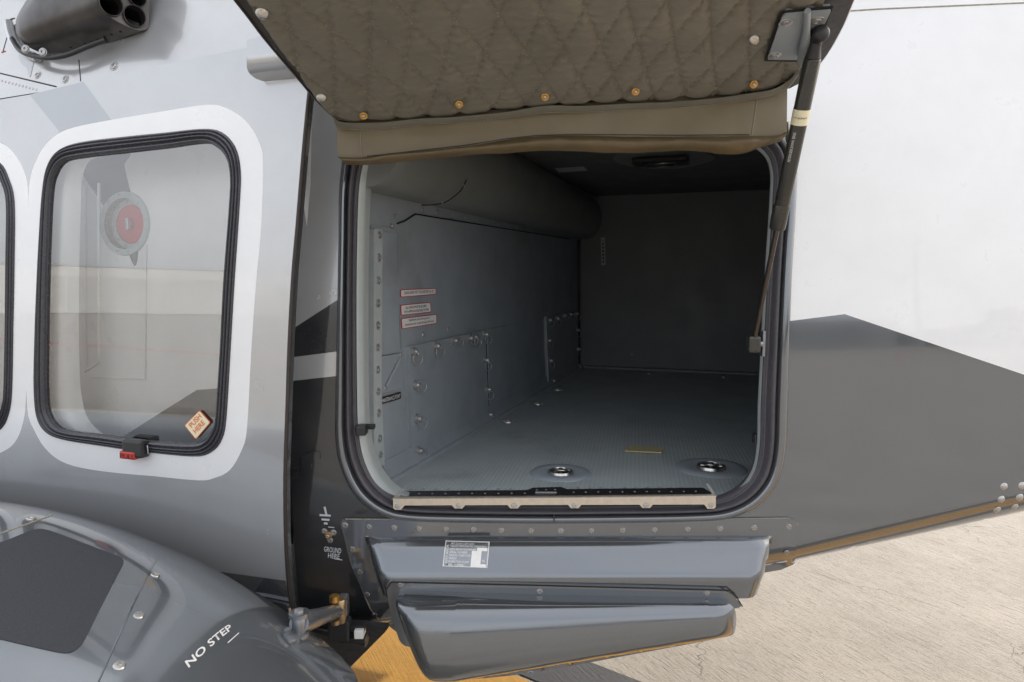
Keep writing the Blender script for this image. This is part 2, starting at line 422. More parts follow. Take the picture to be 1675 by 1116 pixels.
def text(name, parent, surf, body, o, xe, ye, mat, e=.0006, bold=.0, **kw):
    cu = bpy.data.curves.new('lettering', 'FONT'); cu.body = body; cu.resolution_u = 3; cu.offset = bold; cu.fill_mode = 'FRONT'
    ob = bpy.data.objects.new('tmp', cu); me = bpy.data.meshes.new_from_object(ob)
    bpy.data.objects.remove(ob)
    if not len(me.vertices): return
    x0 = min(v.co.x for v in me.vertices); x1 = max(v.co.x for v in me.vertices); y0 = min(v.co.y for v in me.vertices); y1 = max(v.co.y for v in me.vertices)
    O, X, Y = surf.hit(*o), surf.hit(*xe), surf.hit(*ye)
    for v in me.vertices:
        tx, ty = (v.co.x-x0)/(x1-x0), (v.co.y-y0)/(y1-y0)
        a = O[0]+(X[0]-O[0])*tx+(Y[0]-O[0])*ty; b_ = O[1]+(X[1]-O[1])*tx+(Y[1]-O[1])*ty
        v.co = surf.pos(a, b_, e)
    return link(name, me, parent, [mat], **kw)
def seam(name, parent, surf, P, wd, mat, e=.0004, h=None, closed=False, L=12, **kw):   # thin raised bead following pixels
    pts = [surf.at(*p, e) for p in subdiv(P, L, closed)]
    return tube(name, pts, wd, mat, parent, seg=6, closed=closed, **kw)

# shared small meshes (unit radius)
def shared(name, me, mats):
    for m in mats: me.materials.append(M[m])
    me.name = name; return me
domeM = shared('rivet_dome', lathe('rivet', [(0, .42), (.3, .4), (.6, .3), (.85, .14), (1, -.02)][::-1], 14), ['screw'])
scr = lathe('s', [(1, 0), (1, .12), (.86, .3), (.5, .36), (.34, .36), (.3, .12), (0, .1)], 18)
scrM = shared('screw_head', scr, ['screw'])
scr2 = lathe('s', [(1, 0), (1, .12), (.86, .26), (.42, .3), (.36, .08), (0, .06)], 18)
scrWM = shared('screw_head_pale', scr2, ['steel'])
washM = shared('screw_washer', join('w', [lathe('a', [(1.5, 0), (1.45, .12), (1.0, .15)], 18), lathe('b', [(1, .1), (.95, .35), (.5, .42), (.4, .15), (0, .1)], 18)]), ['screw'])
M['screwd'] = plain('dark_screw_metal', (.36, .355, .35), .26, .8, var=.2, scale=300)
flatM = shared('screw_head_dark', lathe('s', [(1.25, -.02), (1.2, .05), (1, .10), (.92, .36), (.5, .44), (.36, .40), (.3, .12), (0, .1)], 18), ['screwd'])
studM = shared('snap_stud', lathe('s', [(1.1, 0), (1.05, .16), (.8, .36), (.4, .46), (0, .48)], 20), ['steel'])
def grommet():
    a = lathe('g', [(1.25, 0), (1.2, .25), (.9, .38), (.6, .25), (.55, .05)], 20); b_ = lathe('g2', [(.56, .04), (.5, .4), (.2, .55), (0, .5)], 14)
    bm = bmesh.new(); bm.from_mesh(a); n0 = len(bm.faces); bm.from_mesh(b_); bm.faces.ensure_lookup_table()
    for f in bm.faces[n0:]: f.material_index = 1
    me = bpy.data.meshes.new('grommet'); bm.to_mesh(me); bm.free(); me.shade_smooth(); me.materials.append(M['brass']); me.materials.append(M['steel']); return me
gromM = grommet()
def rivets(name, parent, surf, pts, r, me=None, e=0.0, **kw):
    for p in pts:
        x, y = surf.hit(*p); o = inst(name, me or domeM, parent, surf.pos(x, y, e), surf.norm(x, y), r*(1+.06*random.uniform(-1, 1)), random.random()*6)

# ------------------------------------------------------------------ reference surfaces
X1, Y1, Z1 = V((1, 0, 0)), V((0, 1, 0)), V((0, 0, 1))
def vz(py, w=1.5): return at_w(837, py, w).z
T0 = Surf(NH*1.5, RT, Z1, -NH)
pA, pB, pC = [(q[0], q[1]-.029) for q in (T0.hit(1290, 926), T0.hit(1675, 841), T0.hit(635, 1029))]
def zbot(u):
    if u > pA[0]: return pA[1] + (pB[1]-pA[1])*(u-pA[0])/(pB[0]-pA[0])
    return pA[1] + (pC[1]-pA[1])*(u-pA[0])/(pC[0]-pA[0])
ZM = vz(800); RR = .085
def hT(u, v):
    c = .075*(v-ZM)**2 if v > ZM else .25*(ZM-v)**2
    d = v - zbot(u)
    if d < RR:
        q = max(0.0, min(1.0, (RR-max(d, .0008))/RR)); c += RR*(1-math.sqrt(max(0, 1-q*q)))
    return -c
T = Surf(NH*1.5, RT, Z1, -NH, hT)
def hC(x, z):
    zc = 1.42
    return -(.07*(z-zc)**2) if z > zc else -(.30*(z-zc)**2)
CB = Surf((0, 1.16, 0), X1, Z1, -Y1, hC)
K = Surf((0, 1.30, 0), X1, Z1, -Y1, lambda x, z: hC(x, z)*.8)
U_ = Surf((0, 1.20, 0), X1, Z1, -Y1, lambda x, z: -.30*max(0, z-2.0)-.25*max(0, z-2.0)**2)
FL = Surf((0, 0, 1.13), X1, Y1, Z1)
XL = -.842
WA = Surf((XL, 0, 0), Y1, Z1, X1)
BW = Surf((0, 3.75, 0), X1, Z1, -Y1)
CE = Surf((0, 0, 2.08), Y1, X1, -Z1)
GR = Surf((0, 0, 0), X1, Y1, Z1)
def PW(w, h=None): return Surf(NH*w, RT, Z1, -NH, h)
d1, d2, d3 = at_w(550, 190, 1.42), at_w(1300, 126, 1.39), at_w(925, -110, .93)
da = (d2-d1).normalized(); dn = da.cross(d3-d1).normalized(); dn = -dn if dn.z > 0 else dn; db = dn.cross(da)
DL = Surf(d1, da, db, dn)
def spz(x, y):
    s = x+1.48; z = 1.193 + (.004*s-.35*s*s if s > 0 else -.03*s*s)
    if x > -.66: z -= 4*(x+.66)**2
    k_ = 1.6 if y > .88 else .45
    return z - k_*(y-.88)**2
SP = Surf((0, 0, 0), X1, Y1, Z1, spz); SP.hit = SP.march

# ------------------------------------------------------------------ ground
g1, g2 = GR.at(1300, 960), GR.at(1560, 1090); gdir = (g2-g1); ga = math.atan2(gdir.y, gdir.x)
b = NB('brushed_concrete')
v1 = b.vmap((1, 1, 1), -ga)
n1 = b.noise(1.3, 6, .6); n2 = b.noise(38, 6, .7); n4 = b.noise(170, 3, .6)
mp = b.n('ShaderNodeMapping'); b.t.links.new(v1, mp.inputs[0]); mp.inputs['Scale'].default_value = (11, 130, 1)
grv = b.noise(1.0, 5, .65, mp.outputs[0], .8)
mp2 = b.n('ShaderNodeMapping'); b.t.links.new(v1, mp2.inputs[0]); mp2.inputs['Scale'].default_value = (.5, 3.2, 1)
streak = b.noise(1.0, 5, .6, mp2.outputs[0], .5)
col = b.mix(b.rng(n1, 0, 1, .35, .7), (.305, .285, .255), (.235, .22, .197))
col = b.mix(b.rng(streak, 0, .35, .52, .72), col, (.165, .146, .123))
col = b.mix(b.rng(b.noise(75, 5, .75), 0, .75, .52, .66), col, (.185, .163, .14))
col = b.mix(b.rng(b.noise(210, 3, .7), 0, .65, .56, .64), col, (.12, .11, .10))
col = b.mix(b.rng(grv, 0, .5, .56, .66), col, (.095, .085, .073))
vor = b.n('ShaderNodeTexVoronoi', feature='DISTANCE_TO_EDGE'); b.t.links.new(b.vmap((.8, .8, .8)), vor.inputs['Vector'])
wob = b.n('ShaderNodeVectorMath', operation='ADD'); nz = b.n('ShaderNodeTexNoise'); nz.inputs['Scale'].default_value = 9; nz.inputs['Detail'].default_value = 5; b.t.links.new(b.tc(), nz.inputs['Vector'])
sca = b.n('ShaderNodeVectorMath', operation='SCALE'); b.t.links.new(nz.outputs['Color'], sca.inputs[0]); sca.inputs['Scale'].default_value = .12
b.t.links.new(b.tc(), wob.inputs[0]); b.t.links.new(sca.outputs[0], wob.inputs[1]); b.t.links.new(wob.outputs[0], vor.inputs['Vector']); vor.inputs['Scale'].default_value = .7
crk = b.math('MULTIPLY', b.rng(vor.outputs['Distance'], 1, 0, 0, .0022), b.rng(b.noise(2.2, 2), 0, .8, .5, .56))
col = b.mix(crk, col, (.05, .045, .04))
col = b.mix(b.rng(b.noise(120, 3, .6), 0, .8, .60, .68), col, (.38, .35, .31))
b.set(base=col, rough=.9, spec=.25)
hh = b.math('SUBTRACT', b.math('MULTIPLY', n2, .6), b.math('MULTIPLY', b.rng(grv, 0, 1, .5, .7), .8))
b.bump(b.math('ADD', hh, b.math('MULTIPLY', n4, .3)), .9, .004)
M['concrete'] = b.m
def sheet(name, P, z, mat, label=None, kind='structure', step=0):
    me = mesh(name, [(x, y, z) for x, y in P], [tuple(range(len(P)))]); return link(name, me, None, [mat], label=label, kind=kind)
sheet('ground', [(-900, -900), (900, -900), (900, 900), (-900, 900)], 0, 'concrete', 'pale brushed concrete apron under the helicopter')
def worn(name, col, under, amt, r=.6):
    b = NB(name); v = b.vmap((1, 1, 1), -ga); n2 = b.noise(45, 6, .7); n1 = b.noise(7, 5, .65)
    mpx = b.n('ShaderNodeMapping'); b.t.links.new(v, mpx.inputs[0]); mpx.inputs['Scale'].default_value = (3, 110, 1)
    g = b.noise(1.0, 4, .6, mpx.outputs[0], .4)
    c = b.mix(b.rng(n1, 0, 1, .3, .75), col, tuple(x*.78 for x in col))
    c = b.mix(b.rng(g, 0, .35, .5, .7), c, tuple(x*.5 for x in col))
    c = b.mix(b.rng(b.math('ADD', n2, b.math('MULTIPLY', n1, .4)), 0, amt, .86, .98), c, under)
    b.set(base=c, rough=r); b.bump(b.math('SUBTRACT', n2, b.math('MULTIPLY', g, .8)), .8, .003); return b.m
M['yellowp'] = worn('yellow_line_paint', (.38, .20, .03), (.12, .07, .03), .8)
M['blackp'] = worn('black_line_paint', (.045, .046, .05), (.30, .27, .22), .7)
e1, e2 = GR.at(975, 1088), GR.at(1050, 1116); ed = (e2-e1).normalized(); en = V((ed.y, -ed.x, 0));
if en.y > 0: en = -en
def band(a, b_, z, mat, name, lab):
    P = []
    N_ = 160
    L0 = [(-9+18*i/N_) for i in range(N_+1)]
    jag = lambda s, q: .006*noise.noise(V((s*9, q, 0)))+.008*noise.noise(V((s*2.3, q+5, 0)))
    for s in L0: p = e1+ed*s+en*(a+jag(s, a)); P.append((p.x, p.y))
    for s in reversed(L0): p = e1+ed*s+en*(b_+jag(s, b_)); P.append((p.x, p.y))
    vs = [(x, y, z) for x, y in P]; n_ = len(L0)
    me = mesh(name, vs, [(i, i+1, 2*n_-2-i, 2*n_-1-i) for i in range(n_-1)]); return link(name, me, None, [mat], label=lab, kind='structure')
band(0, .245, .004, 'blackp', 'black_line_border', 'black painted border along the far side of the yellow line')
band(.27, .86, .008, 'yellowp', 'yellow_line', 'wide worn yellow taxi line running under the helicopter')
band(.885, 1.12, .004, 'blackp', 'black_line_border', 'black painted border along the near side of the yellow line')

# ------------------------------------------------------------------ helicopter root
heli = empty('helicopter', (-.3, 2.6, 0), None, 'grey and white helicopter with its baggage door raised and cabin door slid back', 'helicopter')

# control loops of the baggage opening (pixels, clockwise from left top)
IN = [(586, 300), (582, 400), (581, 520), (582, 640), (584, 700), (592, 748), (611, 787), (640, 812), (680, 822), (780, 825), (900, 826), (1020, 825), (1120, 824), (1175, 819), (1212, 802), (1236, 772), (1245, 730), (1247, 660), (1252, 560), (1258, 450), (1266, 330), (1267, 280), (1256, 250), (1228, 232), (1170, 226), (1000, 222), (850, 222), (700, 225), (630, 230), (600, 250)]
OUT = [(558, 300), (556, 400), (554, 520), (552, 640), (552, 720), (562, 768), (586, 812), (625, 840), (672, 850), (780, 853), (900, 854), (1020, 853), (1125, 851), (1190, 846), (1237, 825), (1269, 788), (1282, 735), (1285, 660), (1288, 560), (1292, 450), (1299, 330), (1300, 270), (1288, 228), (1252, 205), (1180, 198), (1000, 195), (850, 195), (700, 198), (612, 203), (572, 232)]
OUTs = catmull(OUT, 4)

# tail skin with livery
uA, uB = T.hit(470, 300)[0], 2.15
botT = [(uB-(uB-uA)*k_/120, zbot(uB-(uB-uA)*k_/120)+.0006) for k_ in range(121)]
topz = T0.hit(800, -420)[1]
lowT = lambda ua, ub: [(ua, zbot(ua)-.05), (ub, zbot(ub)-.05)]
HP = lambda P: [T.hit(*p) for p in P]
um = T.hit(1000, 700)[0]
rowd = [RR*(1-math.sin(math.radians(a_))) for a_ in (0, 10, 20, 29, 38, 46, 53, 60, 66, 72, 77, 81)]
skin = patch('tail_skin', heli, T, [(uA, topz), (uB, topz)] + botT, ['white', 'charcoal', 'silver', 'black'], holes=[[T.hit(*p) for p in OUTs]],
    regions=[([(uA+.001, topz-.001)] + [(T.hit(900, 300)[0], topz-.001)] + HP([(900, 560), (471, 560)]), 2),
             (HP([(1100, 549), (1382, 514), (1675, 613), (2150, 772)]) + [(uB+.2, zbot(uB)+.2), (uB+.2, zbot(uB)-.05)] + lowT(uB, T.hit(1290, 700)[0]) + [(um, zbot(um)-.05)], 1),
             (HP([(471, 543), (553, 490), (700, 396), (1000, 560)]) + lowT(um, uA-.01), 3),
             (HP([(471, 585.5), (553, 575), (700, 557), (700, 597), (553, 615), (471, 624)]), 2)],
    px=False, step=.045, extra=[(uA+.0305*k_, zbot(uA+.0305*k_)+d) for k_ in range(90) for d in rowd], thick=.03, label='tapering tail skin, white above a charcoal livery wedge', rim=1)
# ring of black bulbs round the opening
prof = [(0, -.03), (0, .0)] + bead(.10, .16, .006) + bead(.38, .36, .015, 8) + [(.58, -.006), (.66, -.006), (.76, -.004)]
ring('door_seal', heli, T, IN, OUT, prof, 'rubber2', label='ribbed black rubber seal round the baggage opening')
ring('seal_retainer', heli, T, IN, OUT, [(.62, -.006), (.64, .002), (.70, .008), (.78, .0105), (.88, .0095), (.98, .0085), (1.06, .004), (1.10, .0005)], 'charcoal')
# jamb: pale return going into the bay
jc = catmull([T.hit(*p) for p in IN], 6); vs, fs = [], []
prof3 = [(0, .010), (.012, .016), (.03, .012), (.072, .0), (.078, -.012), (.078, -.30)]   # (depth, inward shift)
cx = sum(p[0] for p in jc)/len(jc); cy = sum(p[1] for p in jc)/len(jc)
for i, p in enumerate(jc):
    t = (jc[(i+1) % len(jc)][0]-jc[i-1][0], jc[(i+1) % len(jc)][1]-jc[i-1][1]); L_ = math.hypot(*t); nrm = (t[1]/L_, -t[0]/L_)
    if (p[0]+nrm[0]*.01-cx)**2+(p[1]+nrm[1]*.01-cy)**2 > (p[0]-cx)**2+(p[1]-cy)**2: nrm = (-nrm[0], -nrm[1])
    for dep, sh in prof3:
        k2 = abs(nrm[0])**.7 if nrm[1] > 0 else 1; sh2 = sh*k2 - .012*(1-k2)
        q = T.pos(p[0]+nrm[0]*(sh2-.008*k2), p[1]+nrm[1]*(sh2-.008*k2), -.004) + Y1*dep; vs.append(q)
n_ = len(prof3)
for i in range(len(jc)):
    j = (i+1) % len(jc)
    for k_ in range(n_-1): fs.append((i*n_+k_, j*n_+k_, j*n_+k_+1, i*n_+k_+1))
me = mesh('door_jamb', vs, fs, True); me.set_sharp_from_angle(angle=math.radians(45))
jamb = link('door_jamb', me, heli, ['jamb'], label='pale grey painted jamb of the baggage opening')

# ------------------------------------------------------------------ baggage bay
def pyx(p): return FL.hit(*p)
fy = lambda x, w_=1.575: (w_-NH.x*x)/NH.y
fl = patch('bay_floor', heli, FL, [(XL, fy(XL)), (.30, fy(.30)), (.30, 3.75), (XL, 3.75)], 'studs', px=False, step=.25, label='grey studded floor mat of the baggage bay')
sidew = patch('side_wall', heli, WA, [(1.385, 1.0), (3.75, 1.0), (3.75, 2.2), (1.385, 2.2)], 'bayskin', px=False, step=.3, label='grey painted side wall of the baggage bay')
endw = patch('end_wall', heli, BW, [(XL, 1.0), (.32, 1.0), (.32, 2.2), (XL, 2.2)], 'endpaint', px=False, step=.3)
RW = Surf((.30, 0, 0), Y1, -Z1, -X1)
patch('side_wall', heli, RW, [(1.80, -2.2), (3.75, -2.2), (3.75, -1.0), (1.80, -1.0)], 'bayskin', px=False, step=.3)
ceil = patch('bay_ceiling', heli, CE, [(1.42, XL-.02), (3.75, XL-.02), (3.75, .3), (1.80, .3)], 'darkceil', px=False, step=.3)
# duct along the top of the side wall, rounded at its far end
vs, fs = [], []; sec = []
for i in range(15):
    t = i/14; a = -math.pi/2 + math.pi*t*.80
    sec.append((.05+.085*math.cos(a), .115*math.sin(a)))
sec = [(-.02, -.115)] + sec + [(.07, .13), (.06, .16)]
ys = [1.375, 1.6, 1.9, 2.3, 2.8, 3.3, 3.6, 3.68, 3.73, 3.749]
for y in ys:
    s = 1.0 if y < 3.6 else math.sqrt(max(0, 1-((y-3.6)/.152)**2))*.35+.65
    for dx, dz in sec: vs.append((XL+.0+dx*s, y, 1.962+dz*(.9+.1*s)))
n_ = len(sec)
for i in range(len(ys)-1):
    for k_ in range(n_-1): fs.append((i*n_+k_, i*n_+k_+1, (i+1)*n_+k_+1, (i+1)*n_+k_))
fs.append(tuple(range(n_))); me = mesh('air_duct', vs, fs, True); me.set_sharp_from_angle(angle=math.radians(50)); duct = link('air_duct', me, heli, ['duct'], label='rounded grey duct along the top of the bay wall')
# circular duct cover seam and the angle joining duct to ceiling
dS = Surf((XL+.125, 0, 0), Y1, Z1, X1)
seam('duct_seam', duct, dS, catmull([(768, 250), (768, 275), (758, 305), (742, 322), (722, 333), (690, 336)], 5, False), .0016, 'kprint')
rivets('rivet', duct, dS, [(770, 258), (758.5, 304.5), (723, 332)], .0055)
tube('ceiling_angle', [(XL+.075, 1.4, 2.062), (XL+.088, 3.74, 2.062)], .012, 'duct', duct, 8)
# plates on the side wall
def plate(P, th, name='wall_panel', mat='bayskin', r=3, parent=None, e=None, **kw):
    return patch(name, parent or sidew, WA, rounded(P, r) if r else P, mat, step=.12, thick=th, e=th if e is None else e, **kw)
plate([(604, 368), (647, 376), (652, 575), (660, 590), (668, 776), (640, 800), (604, 800)], .004, r=6, label='upright edge panel by the opening')
plate([(617.5, 380), (643, 383), (648, 576), (617, 581)], .010, r=2)
plate([(603.5, 374), (617.5, 376), (616, 640), (622, 775), (615, 790), (603, 770)], .014, r=3, name='rivet_flange', mat='jamb')
plate([(617, 583), (651, 577), (652, 634), (617, 643.5)], .012, r=1.5, name='inspection_cover')
tube('cover_rib', [WA.at(622, 633, .016), WA.at(645, 588, .016)], .0035, 'bayskin', sidew, 8)
rivets('rivet', sidew, WA, [(624, 633.5)], .008, e=.012); rivets('rivet', sidew, WA, [(642, 594.5), (645, 589), (649, 580)], .0045, e=.012)
rivets('rivet', sidew, WA, [(612.8, 384.5), (611.7, 422), (610.5, 459), (610, 496), (609.7, 532.6), (609.7, 568.4), (609.7, 604.8), (610.2, 640.4), (611.5, 675.3), (613, 717), (614.5, 743), (617.5, 767)], .0068, washM, e=.014)
# main panels with stepped edges
plate([(648, 366), (660, 362), (678, 350), (935, 392), (935, 514), (662, 560), (655, 572), (650, 480)], .003, r=1)
plate([(663, 567), (790.5, 540.5), (797.5, 685), (676, 757), (671, 752)], .007, r=[2, 1, 1, 5, 3], label='near access panel held by quick release pins')
plate([(795, 539.5), (885, 521), (890, 634), (801, 683)], .005, r=1)
plate([(888.5, 519), (941, 509), (943.5, 604), (893.5, 633)], .012, r=1, label='far access panel held by quick release pins')
seam('panel_joint', sidew, WA, [(648, 366), (660, 362), (678, 350.5), (930, 391)], .0022, 'deep', e=.003)
seam('panel_joint', sidew, WA, [(792.8, 541), (799, 684)], .0016, 'kprint', e=.004)
tube('edge_strip', [WA.at(888.3, 518, .012), WA.at(893.2, 634, .012)], .004, 'jamb', sidew, 8)
tube('edge_strip', [WA.at(943.5, 392, .01), WA.at(944.5, 604, .01)], .006, 'strip', sidew, 8)
rivets('rivet', sidew, WA, [(690, 343), (714, 348), (738, 353), (760, 357), (779, 361), (797, 364.5), (814, 367), (830, 370), (844, 373)], .0085, e=.002)
rivets('rivet', sidew, WA, [(646, 354), (640, 370)], .006, e=.004)
rivets('rivet', sidew, WA, [(691, 548), (732, 539), (767, 534), (799, 527.5), (826, 522.5), (844, 518), (866, 514.5)], .0080, e=.003)
for y in (401, 461, 539, 588): rivets('rivet', sidew, WA, [(832, y), (838, y)], .0082, e=.005)
rivets('rivet', sidew, WA, [(835.5, 652), (838, 664), (849, 658), (868, 647)], .006, e=.012)
# angle along the foot of the wall
vs, fs = [], []; sc_ = [(0, .052), (.006, .052), (.008, .03), (.026, .012), (.034, .010), (.036, 0)]
for y in (1.44, 3.74):
    for dx, dz in sc_: vs.append((XL+dx, y, 1.13+dz))
for k_ in range(len(sc_)-1): fs.append((k_, k_+1, len(sc_)+k_+1, len(sc_)+k_))
link('foot_angle', mesh('foot_angle', vs, fs), sidew, ['bayskin'])
tube('end_angle', [(XL, 3.742, 1.135), (.3, 3.742, 1.135)], .012, 'duct', heli, 8)
seam('foot_seal', sidew, FL, [(633, 787), (655, 779), (672, 765), (700, 751), (945, 607)], .0022, 'kprint', e=.001)
seam('foot_seal', sidew, FL, [(636, 786), (657, 777), (682, 762)], .0025, 'gold', e=.003)
# quick release pins
def pin_mesh(spin, sp=1.0):
    prs = [lathe('a', [(.0135, 0), (.0135, .003), (.009, .005), (.009, .012), (.0065, .017), (0, .018)], 16)]
    c = V((math.sin(spin)*.021, -math.cos(spin)*.021, .013)); R_ = .0165
    tilt = math.radians(25)
    pts = [c+V((math.cos(a)*R_*math.cos(tilt), math.sin(a)*R_, math.cos(a)*R_*math.sin(tilt))) for a in [2*math.pi*i/18 for i in range(18)]]
    prs.append(tube_mesh('r', pts, .0013, 6, False, True)); prs.append(tube_mesh('k', [V((0, 0, .014)), V((c.x*.35, c.y*.35, .016))], .004, 8))
    me = join('quick_release_pin', prs); me.shade_smooth(); me.materials.append(M['screw']); return me
pins = [pin_mesh(s) for s in (.25, .45, 1.2, .0, .8)]
for i, (p, q, ee) in enumerate([((671, 575), 0, .007), ((708, 566), 1, .007), ((738, 557), 2, .007), ((763, 553), 2, .007), ((771, 551), 1, .007), ((789, 547), 1, .007), ((790, 589), 3, .007), ((793, 637), 0, .007), ((796, 678), 4, .007),
        ((674, 629.5), 2, .007), ((677, 684.5), 4, .007), ((679, 737), 4, .007), ((893, 524), 4, .012), ((906, 521), 1, .012), ((892, 557), 4, .012), ((895, 590), 3, .012), ((899, 623), 4, .012),
        ((918, 516), 2, .012), ((928, 514), 2, .012), ((938, 513), 0, .012), ((940, 540), 0, .012), ((941, 571), 4, .012), ((942, 600), 4, .012)]):
    inst('quick_release_pin', pins[q], sidew, WA.at(*p, ee), X1, 1.0, 0, up=Z1)
# placards
def placard(corners, border, lines, fg, bgm, edge, surf=WA, e=.005, r=2.5, rows=None, name='placard', par=heli, label=None, m_=1.3):
    pl = patch(name, par, surf, rounded(corners, r), edge, step=0, thick=.0006, e=e, L=6, label=label)
    c = [V(p) for p in corners]; cen = sum(c, V((0, 0)))/4
    inner = [tuple(p + V(((1 if (cen-p).x > 0 else -1)*border, (1 if (cen-p).y > 0 else -1)*border))) for p in c]
    patch('face', pl, surf, rounded(inner, r*.7), bgm, step=0, e=e+.0004, L=6)
    tl, tr_, br_, bl = [V(p) for p in inner]
    n_ = len(lines)
    for i, ln in enumerate(lines):
        if isinstance(ln, str): ln = (ln, .08, .92)
        s, x0, x1 = ln
        def P(u, v): return tuple((tl*(1-u)+tr_*u)*(1-v) + (bl*(1-u)+br_*u)*v)
        v1_ = (i+.84)/n_*.9+.04; v0 = (i+.20)/n_*.9+.04
        text('lettering', pl, surf, s, P(x0, v1_), P(x1, v1_), P(x0, v0), fg, e=e+.0012)
    return pl
placard([(652, 474), (711, 471.5), (711, 482), (652, 486.5)], 1.1, ['CARGO HEIGHT NOT TO EXCEED NET (mm / ft)'], 'kprint', 'wprint', 'redp', label='topmost red bordered cargo placard')
placard([(652, 499), (702, 494.5), (703, 511), (653, 516)], 1.1, [('ALL CARGO MUST BE SECURED', .14, .86), 'WITH APPROVED RESTRAINT SYSTEM'], 'kprint', 'wprint', 'redp', label='middle red bordered cargo placard')
placard([(653, 521), (712, 514), (712, 529.5), (654, 538.5)], 1.1, [('MAXIMUM LOAD 300 Kg (661 lb)', .2, .8), 'MAXIMUM UNIT LOAD 400 Kg/m (82 lb/sq.ft)'], 'kprint', 'wprint', 'redp', label='lowest red bordered cargo placard')
placard([(617.3, 650.5), (651.5, 640.5), (652, 652), (617.8, 662)], .1, [('MAINTENANCE POINT', .05, .95)], 'wprint', 'kprint', 'kprint', e=.0075, label='black maintenance point placard')
placard([(983, 388.5), (989.5, 388.5), (990.5, 434), (984, 434)], .1, [('kg', .2, .8)]+[(' -', .3, .7)]*6, 'kprint', 'jamb', 'jamb', BW, .003, r=.5, label='upright pale height gauge on the end wall')
patch('ceiling_label', heli, CE, [(907, 275), (955, 272), (961, 279), (914, 282)], 'gprint', step=0, e=.001)
# ceiling lamp in its shallow pan
pan = patch('lamp_pan', heli, CE, catmull([(1005, 262), (1040, 272), (1100, 275), (1150, 266), (1170, 255), (1130, 244), (1050, 244), (1010, 250)], 3), 'duct', step=.05, e=.004)
lamp = box('lamp_housing', CE.at(1081, 256, .02), (.10, .19, .016), 'plastic', pan, X=Y1, Y=X1, bev=.004)
tube('lamp_frame', [CE.at(*p, .03) for p in [(1056, 262), (1106, 258), (1104, 252), (1058, 256)]], .002, 'steel', pan, 6, closed=True)
rivets('rivet', endw, BW, [(1034, 580)], .008)
# tie down fittings in the floor
def fitting(px, py, s, ring_ang=.5, dish=True):
    c = FL.at(px, py, 0); f = empty('tie_down_fitting', c, heli)
    if dish:
        me = lathe('dish', [(.088, .0), (.084, .0035), (.066, .006), (.05, .005), (.036, .001)], 36); me.materials.append(M['bayskin']); o = inst('dish', me, f, c, Z1, s)
    me = lathe('cup', [(.036, .0015), (.034, .008), (.029, .0095), (.026, .004), (.024, .001), (0, .001)], 28); me.materials.append(M['steel'] if dish else M['screw']); inst('cup', me, f, c, Z1, s)
    me = lathe('well', [(.025, .0018), (0, .0016)], 24); me.materials.append(M['deep']); inst('well', me, f, c, Z1, s)
    c2 = V((0, 0, .006)); a0 = ring_ang
    pts = [V((math.cos(a)*.017, math.sin(a)*.019, .009+.004*math.sin(a+a0))) for a in [2*math.pi*i/20 for i in range(20)]]
    bm_ = join('lashing_ring', [tube_mesh('r', pts, .0028, 8, False, True), tube_mesh('c', [V((-.026, 0, .006)), V((.026, 0, .006))], .0034, 8), lathe('b', [(.008, .004), (.007, .014), (0, .016)], 12)])
    bm_.shade_smooth(); bm_.materials.append(M['steel']); inst('lashing_ring', bm_, f, c, Z1, s, ring_ang)
    return f
fitting(917, 774, .92, .9); fitting(1163, 766, 1.08, .1)
for q, s in (((831, 690.5), .75), ((880, 661.5), .72), ((912, 638.5), .72), ((1061, 612.5), .72), ((1184, 618.5), .72)): fitting(*q, s, .4, False)
bp = patch('brass_plate', heli, FL, rounded([(1028, 732.5), (1086, 735), (1083, 743.5), (1021, 740.5)], 1.5), 'gold', step=0, thick=.003, e=.006, L=8)
rivets('rivet', bp, FL, [(1029, 734.4), (1083, 736.6), (1080, 742), (1025, 739.5)], .004, scrWM, e=.006)
for k_ in range(6): rivets('keyway', bp, FL, [(1036+k_*8, 737.2+k_*.3)], .0028, None, e=.006)

# sill: black strip with rivets, bright aluminium scuff strip with tabs
SB = PW(1.585)
SF = Surf((0, 0, 1.136), X1, Y1, Z1)
strip_ = patch('sill_channel', heli, SF, rounded([(650, 812), (660, 804.5), (862, 803), (872, 799), (918, 798), (928, 801.5), (1150, 799), (1166, 809), (1166, 816), (648, 821)], 1.0, 3), 'plastic', step=0, thick=.02, e=.002, L=20, label='black sill channel with a latch recess')
rivets('rivet', strip_, SF, [(664+i*21.6, 809.2-.004*i*21.6) for i in range(10)] + [(938+i*20, 806.6-.15*i) for i in range(11)] + [(878, 803), (893, 802.6), (908, 802.4)], .0032, e=.002)
box('latch_strike', SF.at(893, 808.5, .004), (.05, .006, .004), 'screw', strip_, X=RT, Y=NH, bev=.001)
rivets('floor_rivet', fl, FL, [(672+i*20.5, 800.8-.03*i) for i in range(9)] + [(945+i*19, 799-.1*i) for i in range(10)], .0034, e=.001)
SS = PW(1.482)
tabs = [650, 750, 841, 940, 1057, 1163]
top = [(643, 816.5), (760, 815.8), (900, 815), (1050, 813.5), (1171, 812)]
bot = [(1171, 825)]
for tx in reversed(tabs):
    yb = 827 - (tx-643)/528*1.6
    bot += [(tx+11, yb), (tx+6, yb+5.5), (tx-6, yb+5.5), (tx-11, yb)] if tx not in (650, 1163) else ([(tx+8, yb+4), (tx+5, yb+7), (tx-6, yb+7), (tx-11, yb)] if tx == 1163 else [(tx+12, yb), (tx+6, yb+7), (tx-4, yb+7), (tx-7, yb+4)])
scuff = patch('scuff_strip', heli, SS, top+bot, 'alu', step=0, thick=.0025, L=30, label='warm aluminium scuff strip screwed along the sill')
rivets('screw', scuff, SS, [(tx, 828.2-(tx-643)/528*1.6) for tx in tabs], .0062, scrM)
